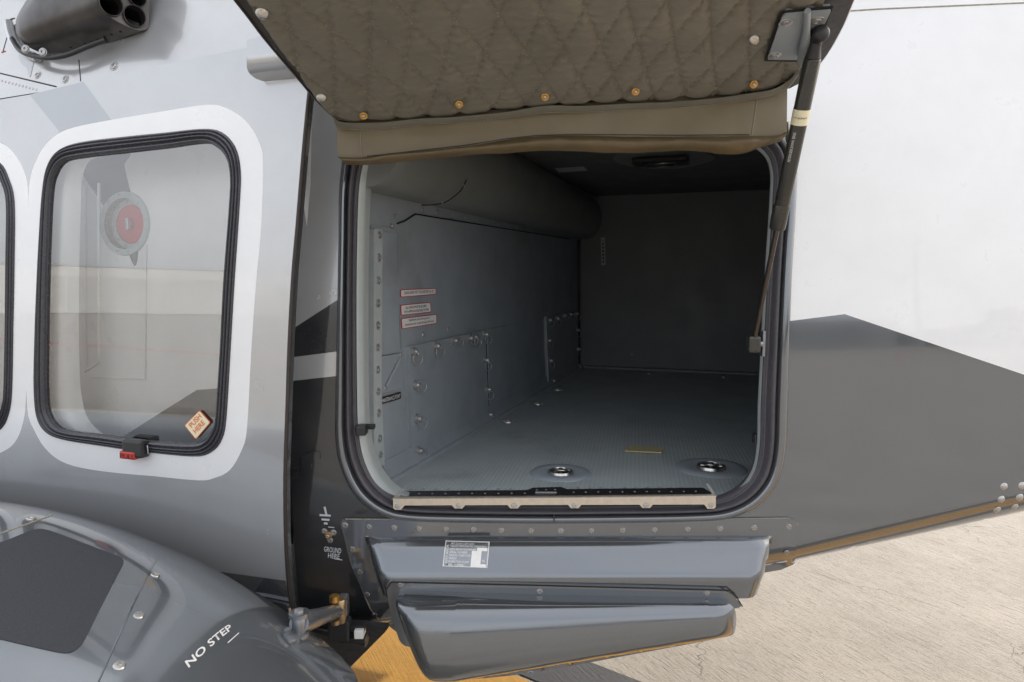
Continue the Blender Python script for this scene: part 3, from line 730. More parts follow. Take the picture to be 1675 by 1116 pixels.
# rolled upper lip of the scuff strip bridging to the floor
pa = [SS.at(*p) for p in subdiv(top, 40, False)]; pts = []
vs, fs = [], []
for p in pa:
    for dy, dz in ((0, 0), (.004, .003), (.009, .003), (.012, .0)): vs.append(p+NH*dy+Z1*dz)
for i in range(len(pa)-1):
    for k_ in range(3): fs.append((i*4+k_, (i+1)*4+k_, (i+1)*4+k_+1, i*4+k_+1))
link('scuff_lip', mesh('scuff_lip', vs, fs, True), scuff, ['alu'])
for q in ([(640, 817), (667, 792), (664, 795.5), (646, 818.5)], [(1154, 790.5), (1158, 790.5), (1173, 812.5), (1168, 813.5)]):
    patch('gusset', heli, PW(1.49), q, 'armm', step=0, thick=.004)
# lower seal joint
box('seal_joint', T.at(906, 842, .010), (.003, .006, .022), 'rubber', heli, X=RT, Y=NH)
# small latches in the jamb
box('jamb_clip', at_w(592, 703, 1.50), (.022, .03, .022), 'plastic', heli, X=RT, Y=NH, bev=.003)
box('jamb_clip', at_w(601, 698, 1.54), (.034, .02, .010), 'plastic', heli, X=RT, Y=NH, Z=Z1, bev=.002)
box('jamb_clip', at_w(1235, 717, 1.53), (.008, .02, .022), 'plastic', heli, X=RT, Y=NH, bev=.002)

# ------------------------------------------------------------------ raised baggage door
door = empty('baggage_door', DL.at(920, 100), heli, label='baggage door raised on a gas strut, olive quilted lining facing out')
shell_px = [(250, -170), (388, 0), (432, 58), (482, 118), (520, 163), (556, 197), (640, 200), (900, 175), (1200, 152), (1292, 145), (1322, 128), (1354, 88), (1378, 45), (1397, 0), (1470, -190), (860, -240)]
patch('door_frame', door, DL.off(.004), shell_px, 'strip', step=.1, thick=.05, L=20)
tube('door_edge', [DL.at(*p, -.004) for p in catmull([(1480, -200), (1397, 0), (1378, 45), (1354, 88), (1322, 128), (1292, 145)], 4, False)], .003, 'edge', door, 6)
tube('door_edge', [DL.at(*p, .004) for p in catmull([(240, -185), (388, 0), (432, 58), (482, 118), (520, 163), (556, 197)], 4, False)], .0025, 'strip', door, 6)
SPC, SLP = .0635, 3.45
def hq(s, q):
    best = 9.0
    s2 = s + .012*noise.noise(V((s*3, q*3, 0)))
    for sg in (1, -1):
        x = (s2 + sg*q/SLP)/SPC; d = abs(x-round(x))*SPC*.96
        best = min(best, d)
    puff = .0065*(1-math.exp(-(best/.006)))
    wr = .0022*noise.noise(V((s*28, q*34, 1.3))) + .0011*noise.noise(V((s*70, q*95, 4.1))) + .0045*noise.noise(V((s*5, q*7, 8)))
    pk = .0013*math.sin(q*260+noise.noise(V((s*15, q*6, 0)))*5)*math.exp(-(best/.013)**2)
    return .010 + puff + wr + pk
QS = DL.off(hq)
quilt_px = [(268, -165), (330, -98), (412, 0), (455, 62), (500, 125), (528, 163), (548, 184), (560, 186), (640, 184), (760, 175), (893, 160), (1050, 154), (1180, 144), (1255, 134), (1290, 122), (1303, 112), (1318, 82), (1330, 40), (1342, 0), (1372, -100), (1400, -180), (860, -225)]
quilt_ab = [DL.hit(*p) for p in quilt_px]
qd = patch('quilted_lining', door, QS, catmull(quilt_ab, 3), 'quilt', px=False, step=.0046, thick=.012)
# stitches
vs, fs = [], []
Oq = catmull(quilt_ab, 3); smin = min(p[0] for p in Oq); smax = max(p[0] for p in Oq); qmin = min(p[1] for p in Oq); qmax = max(p[1] for p in Oq)
def dash(pa, pb, surf, wd=.0017, e=.0010):
    a, c = surf.pos(*pa, e), surf.pos(*pb, e); t = (c-a).normalized(); n_ = surf.n; sd_ = t.cross(n_)*wd*.5
    i = len(vs); vs.extend([a-sd_, a+sd_, c+sd_, c-sd_, a+n_*.0006, c+n_*.0006]); fs.extend([(i, i+3, i+5, i+4), (i+1, i+4, i+5, i+2)])
lo_q = -.7; hi_q = .7
for sg in (1, -1):
    for k_ in range(-30, 40):
        q = qmin
        while q < qmax:
            q2 = q+.0062
            def sol(q_):
                s = k_*SPC - sg*q_/SLP
                for _ in range(3): s = k_*SPC - sg*q_/SLP - .012*noise.noise(V((s*3, q_*3, 0)))
                return s
            a, c = (sol(q), q), (sol(q+.0040), q+.0040)
            if smin < a[0] < smax and inside(a, Oq) and inside(c, Oq): dash(a, c, QS)
            q = q2
link('stitching', mesh('stitching', vs, fs), qd, ['thread'], kind='stuff')
# welt along the lower edge
wp = catmull([(546, 184), (556, 193), (590, 196), (640, 193), (700, 187), (760, 184), (830, 176), (893, 168), (960, 167), (1040, 163), (1110, 160), (1180, 153), (1240, 144), (1272, 136), (1292, 122), (1304, 104)], 6, False)
vs, fs = [], []
for i, p in enumerate(wp):
    b0 = DL.at(p[0], p[1]-12, .023+.003*noise.noise(V((i*.13, 3, 0)))); b1 = DL.at(p[0], p[1]-1, .023+.004*noise.noise(V((i*.2, 0, 0)))); b2 = DL.at(p[0], p[1]+3.5, .012); b3 = DL.at(p[0], p[1]+1, -.006)
    vs += [b0, (b0+b1)/2+dn*.003, b1, (b1+b2)/2+dn*.002, b2, b3]
for i in range(len(wp)-1):
    for k_ in range(5): fs.append((i*6+k_, (i+1)*6+k_, (i+1)*6+k_+1, i*6+k_+1))
link('welt', mesh('welt', vs, fs, True), door, ['hem'])
vs, fs = [], []
wq = [DL.hit(p[0], p[1]-5) for p in wp]; wS = DL.off(.0275)
acc = 0
for i in range(len(wq)-1):
    d = math.dist(wq[i], wq[i+1]); m_ = max(1, int(d/.0062))
    for j in range(m_):
        t0, t1 = j/m_, (j+.6)/m_; dash((wq[i][0]+(wq[i+1][0]-wq[i][0])*t0, wq[i][1]+(wq[i+1][1]-wq[i][1])*t0), (wq[i][0]+(wq[i+1][0]-wq[i][0])*t1, wq[i][1]+(wq[i+1][1]-wq[i][1])*t1), wS, .0010, 0)
link('stitching', mesh('stitching', vs, fs), qd, ['thread'], kind='stuff')
tow = (dn*.55-FW*.6).normalized()
for p in [(525, 143), (1232, 46), (428, 0)]: inst('snap_stud', studM, qd, DL.at(*p, .020), tow, .0085)
for p in [(594, 174), (750, 155), (890, 143), (1038, 134), (1231, 122)]: inst('grommet', gromM, qd, DL.at(*p, .020), tow, .0064)
# strut bracket
bk = patch('strut_bracket', door, DL, rounded([(1278, 1), (1357, -6), (1319, 78), (1253, 77)], [8, 3, 3, 3]), 'bayskin', step=.05, thick=.012, e=.024)
patch('bracket_pocket', door, DL, rounded([(1273, -3), (1362, -12), (1324, 84), (1247, 82)], [10, 3, 3, 3]), 'deep', step=.05, e=.021)
for p in [(1283, 14), (1333, 11), (1265, 69)]: inst('screw', washM, bk, DL.at(*p, .024), dn, .0078)
l0, l1, l2 = DL.at(1318, -10, .028), DL.at(1314, 45, .036), DL.at(1312, 70, .034)
link('bracket_fin', tube_mesh('f', [l0, l0.lerp(l1, .5), l1, l2], [.005, .0055, .010, .012], 12), bk, ['bayskin'])

# ------------------------------------------------------------------ vinyl valance under the hinge
def hv(u, v):
    return .010*noise.noise(V((u*2.2, v*3, 3))) + .0035*noise.noise(V((u*9, v*14, 7))) + .0015*noise.noise(V((u*30, v*16, 9))) - .10*max(0, zv-v) 
zv = vz(215, 1.4)
VS = PW(1.432, hv)
val = patch('hinge_valance', heli, VS, [(551, 184), (640, 186), (890, 158), (1180, 140), (1288, 122), (1287, 215), (1280, 228), (1262, 234), (1228, 232), (1150, 234), (1020, 236), (940, 233), (875, 234), (760, 245), (640, 257), (592, 261), (570, 262), (556, 258), (551, 246)], 'vinyl', step=.012, thick=.003, L=12, label='olive brown vinyl flap hanging under the raised door hinge')
# folded hem of the flap
topf = catmull([(553, 257), (592, 258), (640, 252), (760, 240), (830, 229), (875, 224), (940, 222), (1020, 224), (1120, 224), (1220, 223), (1270, 222), (1284, 216)], 8, False)
botf = catmull([(566, 269), (590, 270), (640, 266), (760, 254), (830, 250), (880, 246), (940, 247), (1020, 250), (1120, 246), (1204, 252), (1245, 241), (1276, 232)], 8, False)
vs, fs = [], []; KK = 7
for i, (a, c) in enumerate(zip(topf, botf)):
    for k_ in range(KK):
        t = k_/(KK-1); px_, py_ = a[0]*(1-t)+c[0]*t, a[1]*(1-t)+c[1]*t
        bulge = .016*math.sin(math.pi*min(1, t*1.05))**.8 + .006*noise.noise(V((px_*.035, t*2.5, 1)))*(.3+t) + .004*noise.noise(V((px_*.1, t*5, 6)))
        bulge -= .03*max(0, t-.75)
        vs.append(VS.at(px_, py_, .002+bulge))
for i in range(len(topf)-1):
    for k_ in range(KK-1): fs.append((i*KK+k_, i*KK+k_+1, (i+1)*KK+k_+1, (i+1)*KK+k_))
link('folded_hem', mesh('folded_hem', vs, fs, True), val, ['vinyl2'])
seam('seam', val, VS, [(588, 196), (592, 258)], .0009, 'thread', e=.0008); seam('seam', val, VS, [(1241, 146), (1229, 223)], .0009, 'thread', e=.0008)
seam('seam', val, VS, [(600, 256), (760, 238), (830, 227), (875, 222), (940, 220), (1100, 221.5), (1225, 220.5)], .0009, 'kprint', e=.0006)

# ------------------------------------------------------------------ gas strut
sA, sB = at_w(1337, 58, 1.17), at_w(1232, 562, 1.44)
def along(py):   # param along strut for a pixel row
    lo, hi = 0.0, 1.0
    for _ in range(40):
        m_ = (lo+hi)/2; p = sA.lerp(sB, m_)-CAM; y = 558-p.dot(UP)/p.dot(FW)*FPX
        if y < py: lo = m_
        else: hi = m_
    return sA.lerp(sB, lo)
strut = empty('gas_strut', sB, heli, label='black gas strut holding up the baggage door')
tube('cylinder', [along(96), along(98), along(370), along(372)], [.0132, .0142, .0136, .0130], 'strutm', strut, 24)
tube('collar', [along(334), along(336), along(371), along(374)], [.0142, .0152, .0152, .0142], 'strutm', strut, 24)
tube('label_band', [along(178), along(203)], .0146, 'cream', strut, 24)
tube('rod', [along(372), along(556)], .0052, 'rod', strut, 14)
link('end_fitting', join('e', [tube_mesh('a', [along(60), along(76), along(95)], [.011, .0095, .0132], 16), tube_mesh('b', [along(60)-NH*.022, along(60)-NH*.018, along(60)+NH*.014, along(60)+NH*.018], [.009, .0135, .0135, .009], 18)]), strut, ['plastic'])
ef = at_w(1232, 563, 1.44)
box('end_fitting', ef, (.026, .026, .036), 'strutm', strut, X=RT, Y=NH, bev=.006)
link('ball_mount', join('m', [tube_mesh('a', [ef, ef+RT*.02], .006, 10), boxm('b', ef+RT*.024+NH*.012, (.006, .02, .055), RT, NH, bev=.002)]), strut, ['armm'])
# little grey post between flap and strut
tube('link_post', [at_w(1289, 200, 1.46), at_w(1293, 232, 1.46)], .009, 'steel', heli, 12)
sx = (sB-sA).normalized(); sn = (-(sA.lerp(sB, .3)-CAM)); sn = (sn - sx*sn.dot(sx)).normalized()
STS = Surf(sA, -sx, sn.cross(-sx), sn, lambda a, b_: math.sqrt(max(0, .0144**2-b_*b_)))
for body, y0, y1, off in [('PISTON SIDE DOWN  SERIES', 262, 214, -.002)]:
    p0, p1 = along(y0), along(y1)
    a0, a1 = STS.inv(p0)[0], STS.inv(p1)[0]
    cu = bpy.data.curves.new('l', 'FONT'); cu.body = body; cu.resolution_u = 2; ob = bpy.data.objects.new('t', cu); me = bpy.data.meshes.new_from_object(ob); bpy.data.objects.remove(ob)
    mxx = max(v.co.x for v in me.vertices)
    for v in me.vertices: v.co = STS.pos(a0+(a1-a0)*v.co.x/mxx, -off*0+.0035+v.co.y*.0065-.002, .0005)
    link('lettering', me, strut, ['wprint'])
a0, a1 = STS.inv(along(197))[0], STS.inv(along(184))[0]
cu = bpy.data.curves.new('l', 'FONT'); cu.body = 'MADE IN'; ob = bpy.data.objects.new('t', cu); me = bpy.data.meshes.new_from_object(ob); bpy.data.objects.remove(ob); mxx = max(v.co.x for v in me.vertices)
for v in me.vertices: v.co = STS.pos((a0+a1)/2+(v.co.y-.35)*.004, -.011+.022*v.co.x/mxx, .0008)
link('lettering', me, strut, ['kprint'])

# ------------------------------------------------------------------ fairings under the opening
base_px = rounded([(556, 849), (1304, 847), (1299, 921), (1276, 931), (650, 1033), (612, 1003), (575, 925)], [12, 14, 6, 2, 2, 10, 8])
fp = patch('fairing_flange', heli, T, base_px, 'charcoal', step=.05, thick=.004, e=.005, L=14, label='riveted flange of the belly fairing')
seam('sealant_line', fp, T, [(562, 850), (560, 862), (572, 905), (590, 955), (606, 995), (632, 1027)], .0018, 'sealant', e=.002)
seam('sealant_line', fp, T, [(566, 848.5), (900, 851), (1290, 847)], .0014, 'sealant', e=.003)
seam('sealant_line', fp, T, [(1294, 848), (1303, 856), (1299, 915), (1288, 926)], .0016, 'sealant', e=.002)
rivets('screw', fp, T, [(565, 858.5), (604, 861), (645, 862.7), (686, 864.3), (730, 865), (774.7, 866), (820, 867), (868.8, 867.5), (917, 867.7), (967, 867.2), (1017.8, 866.7), (1070, 866), (1124, 865), (1177, 864), (1232.4, 862.7), (1289, 861), (577, 897.4), (588.8, 934.8), (601, 971), (613, 1004), (1285, 902.5)], .0056, flatM, e=.005)
def interp(x, tab):
    if x <= tab[0][0]: return tab[0][1]
    for (a, ya), (c, yc) in zip(tab, tab[1:]):
        if x <= c:
            t = (x-a)/(c-a); t = t*t*(3-2*t) if False else t; return ya+(yc-ya)*t
    return tab[-1][1]
def smoothtab(ctrl):
    return [p for p in catmull(ctrl, 8, False)]
# upper fairing on a flat base plane
UF0 = PW(1.497)
zt, zb_ = vz(877, 1.497), vz(968, 1.40)
tabU = smoothtab([(0, 0), (.03, .015), (.07, .027), (.13, .034), (.45, .050), (.70, .062), (.77, .066), (.86, .0675), (1.0, .067)])
def side_roll(u, ul, ur, r):
    f = 1.0
    for d in (u-ul, ur-u):
        q = max(0, min(1, d/r)); f *= math.sqrt(max(0, 1-(1-q)**2))
    return f
uL = lambda v: UF0.hit(597, 885)[0] + (zt-v)*.30
uR = lambda v: UF0.hit(1264, 885)[0] - (zt-v)*.32
def hU(u, v):
    s = (zt-v)/(zt-zb_)
    return interp(s, tabU)*side_roll(u, uL(v), uR(v), .045)
UF = PW(1.497, hU)
ptsU = []
N_ = 26
vv = [zt+(zb_-.03-zt)*i/N_ for i in range(N_+1)]
outU = [(uL(v)+.0005, v) for v in vv] + [(uR(v)-.0005, v) for v in reversed(vv)]
uf = patch('upper_fairing', heli, UF, outU, 'slate', px=False, step=.013, thick=.04, label='glossy slate fairing with a sky bright top face and data plate')
# lower fairing flange and bulged cover
LF0 = PW(1.423)
flg = rounded([(630, 951), (880, 957), (1192, 965), (1216, 993), (1180, 1000), (1140, 1045), (760, 1090), (688, 1062), (656, 1056), (640, 1010)], [14, 5, 18, 10, 2, 2, 2, 12, 12, 6])
lf = patch('lower_fairing', heli, LF0, flg, 'charcoal', step=.05, thick=.03, e=.0, L=14, label='lower fairing flange with three screws')
seam('joint_line', lf, LF0, [(632, 964), (640, 952), (880, 957.5), (1192, 965.5), (1204, 975), (1214, 992)], .0016, 'deep', e=.0006)
rivets('screw', lf, LF0, [(655, 956.5), (883, 968), (1156, 970.5)], .0056, flatM, e=.0)
cov_px = catmull([(652, 972), (668, 966), (760, 969), (900, 973), (1050, 976), (1170, 978), (1192, 983), (1199, 1000), (1197, 1020), (1188, 1034), (1150, 1044), (1050, 1062), (950, 1080), (860, 1095), (790, 1102), (745, 1103), (718, 1094), (699, 1072), (682, 1040), (668, 1010), (657, 988)], 4)
cov_ab = [LF0.hit(*p) for p in cov_px]
c0, c1 = LF0.hit(760, 967), LF0.hit(1170, 976)
b0_, b1_ = LF0.hit(745, 1103), LF0.hit(1185, 1037)
tabL = smoothtab([(0, 0), (.02, .32), (.05, .60), (.12, .75), (.20, .85), (.30, .92), (.42, .975), (.55, 1.0), (.64, .99), (.74, .94), (.84, .80), (.92, .58), (.97, .38), (1.0, .15)])
def hL(u, v):
    vt = c0[1] + (c1[1]-c0[1])*(u-c0[0])/(c1[0]-c0[0]); vb = b0_[1] + (b1_[1]-b0_[1])*(u-b0_[0])/(b1_[0]-b0_[0])
    if u < b0_[0]: vb = b0_[1]
    s = max(0, min(1, (vt-v)/(vt-vb)))
    H = vt-vb
    # ellipse-like section, fuller towards the top
    sec = interp(s, tabL)
    ul = cov_ab[0][0]+.0 + max(0, (vt-v)-.02)*.33; ur = LF0.hit(1199, 1000)[0]
    return .006*min(1, s*30) + sec*H*.43*(.25+.75*side_roll(u, ul-.002, ur+.002, .05))
LC = PW(1.423, hL)
cv = patch('float_bag_cover', heli, LC, cov_ab, 'slate', px=False, step=.012, thick=.05, label='bulged glossy slate cover at the very bottom')
# data plate on the upper fairing
dp = patch('data_plate', heli, UF, [(729, 884), (801, 886), (797, 929), (724, 926)], 'wprint', step=.02, e=.001, L=6, label='dark metal data plate with white lettering')
def PT(u, v): a = [V((729, 884)), V((801, 886)), V((797, 929)), V((724, 926))]; return tuple((a[0]*(1-u)+a[1]*u)*(1-v)+(a[3]*(1-u)+a[2]*u)*v)
def dq(u0, v0, u1, v1, mat, e): patch('plate_field', dp, UF, [PT(u0, v0), PT(u1, v0), PT(u1, v1), PT(u0, v1)], mat, step=.02, e=e, L=6)
dq(.02, .03, .98, .97, 'kprint2' if 'kprint2' in M else 'armm', .0014)
dq(.62, .36, .84, .985, 'wprint', .0018); dq(.73, .24, .965, .36, 'wprint', .0018); dq(.84, .86, .965, .985, 'wprint', .0018)
for s, u0, u1, v, hgt in [('AFT FLOAT LEFT ASSY', .13, .66, .10, .085), ('AGUSTA AIRPLANE P/N 3G9560V00551', .12, .95, .19, .075), ('AERO SEKUR P/N 014309-001', .12, .70, .31, .085), ('SERIAL NUMBER', .12, .52, .43, .085), ('MANUFACTURER DATE', .12, .60, .55, .085), ('WEIGHT', .12, .30, .67, .085), ('INSPECTION STAMP', .12, .58, .80, .085), ('MFR. NUMBER', .12, .47, .925, .085), ('Kg', .87, .93, .74, .10)]:
    text('lettering', dp, UF, s, PT(u0, v+hgt/2), PT(u1, v+hgt/2), PT(u0, v-hgt/2), 'wprint', e=.0024)
text('lettering', dp, UF, 'AERO SEKUR', PT(.09, .88), PT(.09, .15), PT(.04, .88), 'wprint', e=.0024)

# ground stud and markings beside the opening
mk = empty('earthing_point', T.at(538, 875), heli)
for P, wd in (([(531, 829), (534, 842)], .0022), ([(523, 842.5), (541, 843.5)], .0022), ([(526, 849.5), (539, 850.5)], .0022), ([(530, 856), (536, 856.6)], .0022), ([(537, 862), (547, 863)], .0007), ([(547, 914), (560, 916)], .0008)):
    a, c = T.at(*P[0], .0), T.at(*P[1], .0); box('marking', (a+c)/2-NH*.0006, ((c-a).length, .0008, wd*2), 'gprint', mk, X=(c-a), Y=NH)
text('lettering', mk, T, 'GROUND', (530, 902), (558, 905.5), (530.5, 893.5), 'gprint', e=.001, bold=.012); text('lettering', mk, T, 'HERE', (536.5, 912.5), (555.5, 914.5), (537, 904.5), 'gprint', e=.001, bold=.012)
inst('earth_stud', shared('earth_stud', lathe('e', [(1, 0), (1, .5), (.6, .55), (.6, 1.4), (.3, 1.5), (0, 1.4)], 6), ['dullbrass']), mk, T.at(538, 875), -NH, .009)
for p in ((530.5, 869.5), (545.5, 871.5), (539.5, 884)): inst('screw', flatM, mk, T.at(*p), -NH, .0058)
# dark oval grips seen in the black recess
patch('recess_cover', heli, T, rounded([(492, 745), (512, 738), (524, 738), (524, 752), (511, 756), (509, 768), (496, 770)], 4), 'black', step=0, thick=.004, e=.004)

# ------------------------------------------------------------------ cabin side
WS = [(48, 304), (60, 261), (80, 231), (110, 212), (167, 199), (250, 185), (334, 172), (368, 176), (401, 197), (423, 231), (430, 267), (427, 372), (419, 460), (411, 573), (404, 700), (395, 737), (376, 769), (351, 782), (325, 786), (250, 779), (167, 771), (110, 759), (78, 738), (57, 706), (44, 663), (44, 532), (46, 400)]
WS2 = [(46, 320), (40, 282), (22, 250), (0, 234), (-40, 226), (-120, 232), (-160, 300), (-170, 500), (-160, 690), (-110, 745), (-40, 752), (0, 741), (24, 724), (38, 690), (43, 640), (45, 532), (46, 420)]
GO = [(70, 315), (78, 272), (96, 246), (130, 233), (200, 224), (270, 217), (330, 211), (362, 216), (385, 240), (394, 280), (392, 340), (384, 460), (377, 580), (371, 680), (364, 718), (346, 740), (315, 747), (230, 739), (160, 729), (105, 720), (76, 708), (61, 684), (56, 640), (57, 560), (60, 480), (64, 400)]
GI = [(81, 315), (88, 285), (103, 265), (132, 258), (200, 250), (270, 242), (330, 234), (353, 240), (370, 258), (377, 290), (375, 345), (366, 460), (360, 580), (353, 680), (347, 703), (332, 722), (305, 726), (230, 721), (162, 712), (112, 706), (90, 696), (77, 672), (74, 635), (74, 560), (75, 480), (77, 400)]
def shift(P, dx, fx=1.0): return [(p[0]*fx+dx, p[1]) for p in P]
G2O = [(24, 330), (14, 290), (2, 268), (-20, 258), (-60, 256), (-110, 262), (-135, 310), (-145, 480), (-135, 660), (-110, 700), (-60, 712), (-20, 712), (2, 702), (14, 680), (20, 640), (22, 540), (24, 430)]
G2I = [(12, 335), (4, 300), (-6, 284), (-25, 275), (-60, 273), (-104, 278), (-122, 320), (-130, 480), (-122, 650), (-102, 685), (-60, 695), (-22, 693), (-6, 684), (4, 664), (8, 635), (10, 540), (11, 430)]
door_px = [(-330, 205), (0, 163), (48, 155), (137, 133), (270, 105), (405, 78), (455, 66), (470, 40), (520, 40), (514, 100), (502, 165), (493, 260), (484, 370), (477, 450), (471, 560), (467, 680), (464, 780), (465, 880), (470, 960), (478, 1008), (490, 1062), (470, 1200), (-330, 1200)]
cabin = empty('cabin_door', CB.at(250, 560), heli, label='sliding cabin door slid back over the fuel filler')
cskin = patch('door_skin', cabin, CB, door_px, ['silver', 'white', 'silver_dark', 'charcoal', 'slate'], holes=[catmull(GO, 4), catmull(G2O, 4)],
    regions=[([(-329, 470), (0, 455), (469, 450), (467, 680), (464.5, 780), (465.5, 880), (469, 950), (290, 928), (-329, 870)], 0),
             ([(48.5, 155.4), (136.5, 133.8), (182, 196), (160, 260), (110, 260), (96, 214)], 2), (catmull(WS2, 4), 1), (catmull(WS, 4), 1),
             ([(-329, 860), (290, 926), (467, 950), (479, 1008), (489, 1062), (469, 1199), (-329, 1199)], 3)],
    step=.04, thick=.022, L=18, rim=3)
gk = [(0, -.012), (.02, .002)] + bead(.18, .30, .007) + bead(.46, .24, .009) + bead(.70, .22, .007) + bead(.90, .18, .004) + [(1.0, -.001)]
wnd = empty('window', CB.at(220, 480), cabin); ring('window_gasket', cabin, CB, GI, GO, gk, 'gasket')
ring('window_gasket', cabin, CB, G2I, G2O, gk, 'gasket')
bpy.data.objects.remove(wnd)
def bow(x, z): return 0.004*math.sin(x*3)
patch('window_pane', cabin, CB.off(-.004), catmull(GI, 4), 'glass', step=.05)
patch('window_pane', cabin, CB.off(-.004), catmull(G2I, 4), 'glass', step=.05)
# rear edge trim of the door
tube('door_edge_seal', [CB.at(*p, -.004) for p in catmull([(514, 60), (502, 165), (493, 260), (484, 370), (477, 450), (471, 560), (467, 680), (464, 780), (465, 880), (470, 960), (478, 1008), (490, 1062)], 4, False)], .0045, 'strip', cabin, 8)
# pull tab and stickers
pt = empty('pull_tab', CB.at(228, 733), cabin) if False else None
link('pull_tab', boxm('p', CB.at(229, 731, .012), (.058, .022, .040), X1, Y1, bev=.006), cabin, ['plastic'])
link('pull_tab', boxm('p', CB.at(223, 741, .016), (.044, .020, .018), X1, Y1, bev=.004), cabin, ['red'], label='red end of the window pull tab')
text('lettering', cabin, CB, 'PULL', (213, 745), (236, 746.5), (213, 737), 'kprint', e=.0275)
tube('tab_cord', [CB.at(247, 727, .01), CB.at(249, 733, .012), CB.at(247, 741, .008)], .0012, 'edge', cabin, 6)
stk = patch('push_sticker', cabin, CB, rounded([(327, 671), (345, 691), (321, 719), (302, 696)], 2.5), 'orange', step=0, e=.001, L=6, thick=.0006)
patch('face', stk, CB, rounded([(327, 672.5), (343.6, 691), (321, 717.3), (303.6, 696)], 2.2), 'cream', step=0, e=.0014, L=6)
text('lettering', stk, CB, 'PUSH', (315, 700.5), (331.5, 682.5), (309.2, 694), 'orange', e=.002, bold=.015); text('lettering', stk, CB, 'HERE', (321.5, 709.5), (337, 692.5), (316, 703.5), 'orange', e=.002, bold=.015)
stk2 = patch('push_sticker', cabin, CB, [(-14, 678), (6, 664), (9, 672), (-6, 690)], 'cream', step=0, e=.001)
# lower guard plate on the door, rail pod at the top
gp = patch('guard_plate', cabin, CB.off(lambda x, z: .0), rounded([(392, 990), (404, 974), (430, 977), (476, 986), (482, 1050), (430, 1060), (380, 1020)], 8), 'charcoal', step=.04, thick=.008, e=.010)
rivets('screw', gp, CB, [(411, 994), (448, 1000.5)], .0072, washM, e=.010)
podc = CB.hit(452, 98)
def hpod(x, z):
    d = min(x-CB.hit(404, 100)[0], .12) / .022; dz = (z-CB.hit(440, 133)[1])/.035
    f = math.sqrt(max(0, 1-(1-max(0, min(1, d)))**2))*math.sqrt(max(0, 1-(1-max(0, min(1, dz)))**2)); return .05*f
patch('rail_cover', cabin, CB.off(hpod), rounded([(404, 66), (560, 20), (560, 116), (425, 134), (404, 118)], [4, 2, 2, 14, 12]), 'silver', step=.008, thick=.0, e=.001)
# fuselage skin behind the open door, with the fuel filler
fc = K.hit(205, 366); RC = .077
circ = lambda r, cx_=fc[0], cz_=fc[1], n_=40: [(cx_+r*math.cos(2*math.pi*i/n_), cz_+r*math.sin(2*math.pi*i/n_)) for i in range(n_)]
def Kab(P): return [K.hit(*p) for p in P]
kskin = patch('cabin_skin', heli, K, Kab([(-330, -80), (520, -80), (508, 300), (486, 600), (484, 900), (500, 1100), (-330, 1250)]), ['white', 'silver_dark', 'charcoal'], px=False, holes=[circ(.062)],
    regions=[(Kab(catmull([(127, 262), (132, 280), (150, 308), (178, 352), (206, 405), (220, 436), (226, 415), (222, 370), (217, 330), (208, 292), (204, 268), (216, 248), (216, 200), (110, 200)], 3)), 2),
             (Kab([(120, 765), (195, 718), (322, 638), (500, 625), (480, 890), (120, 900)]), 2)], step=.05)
cap = empty('fuel_filler', K.pos(*fc), heli, label='red fuel filler cap seen through the cabin window')
def kr(r0, r1, e0, e1, mat, name, n_=40):
    vs = []; 
    for i in range(n_): a = 2*math.pi*i/n_; vs += [K.pos(fc[0]+r0*math.cos(a), fc[1]+r0*math.sin(a), e0), K.pos(fc[0]+r1*math.cos(a), fc[1]+r1*math.sin(a), e1)]
    return link(name, mesh(name, vs, [(2*i, 2*((i+1) % n_), 2*((i+1) % n_)+1, 2*i+1) for i in range(n_)], True), cap, [mat])
kr(.062, RC, .005, .005, 'jamb', 'outer_flange'); kr(.062, .062, .005, -.03, 'dullbrass', 'filler_well'); kr(RC, RC+.001, .005, 0, 'jamb', 'flange_edge')
kr(.048, .062, -.016, -.016, 'jamb', 'inner_flange')
me = lathe('cap_disc', [(.048, 0), (.046, .003), (.012, .004), (.012, .012), (.008, .015), (0, .015)], 36); me.materials.append(M['red']); inst('cap_disc', me, cap, K.pos(*fc, -.018), -Y1)
box('cap_latch', K.pos(fc[0]+.004, fc[1], -.005), (.010, .012, .030), 'screw', cap, bev=.003)
for i in range(12):
    a = 2*math.pi*i/12+.2; inst('bolt', scrWM, cap, K.pos(fc[0]+.0695*math.cos(a), fc[1]+.0695*math.sin(a), .005), -Y1, .0042); inst('bolt', shared('b', scrWM.copy(), []) if False else scrWM, cap, K.pos(fc[0]+.055*math.cos(a), fc[1]+.055*math.sin(a), -.016), -Y1, .004)
text('lettering', cap, K, 'CAPACITY 21.524', (152, 266), (203, 259), (152, 261), 'kprint', e=.001); text('lettering', cap, K, 'NOT COVER FUEL TYPE', (157, 274), (205, 267), (157, 269), 'kprint', e=.001); text('lettering', cap, K, 'MIX FLIGHT MANUAL', (160, 283), (205, 276), (160, 278), 'kprint', e=.001)
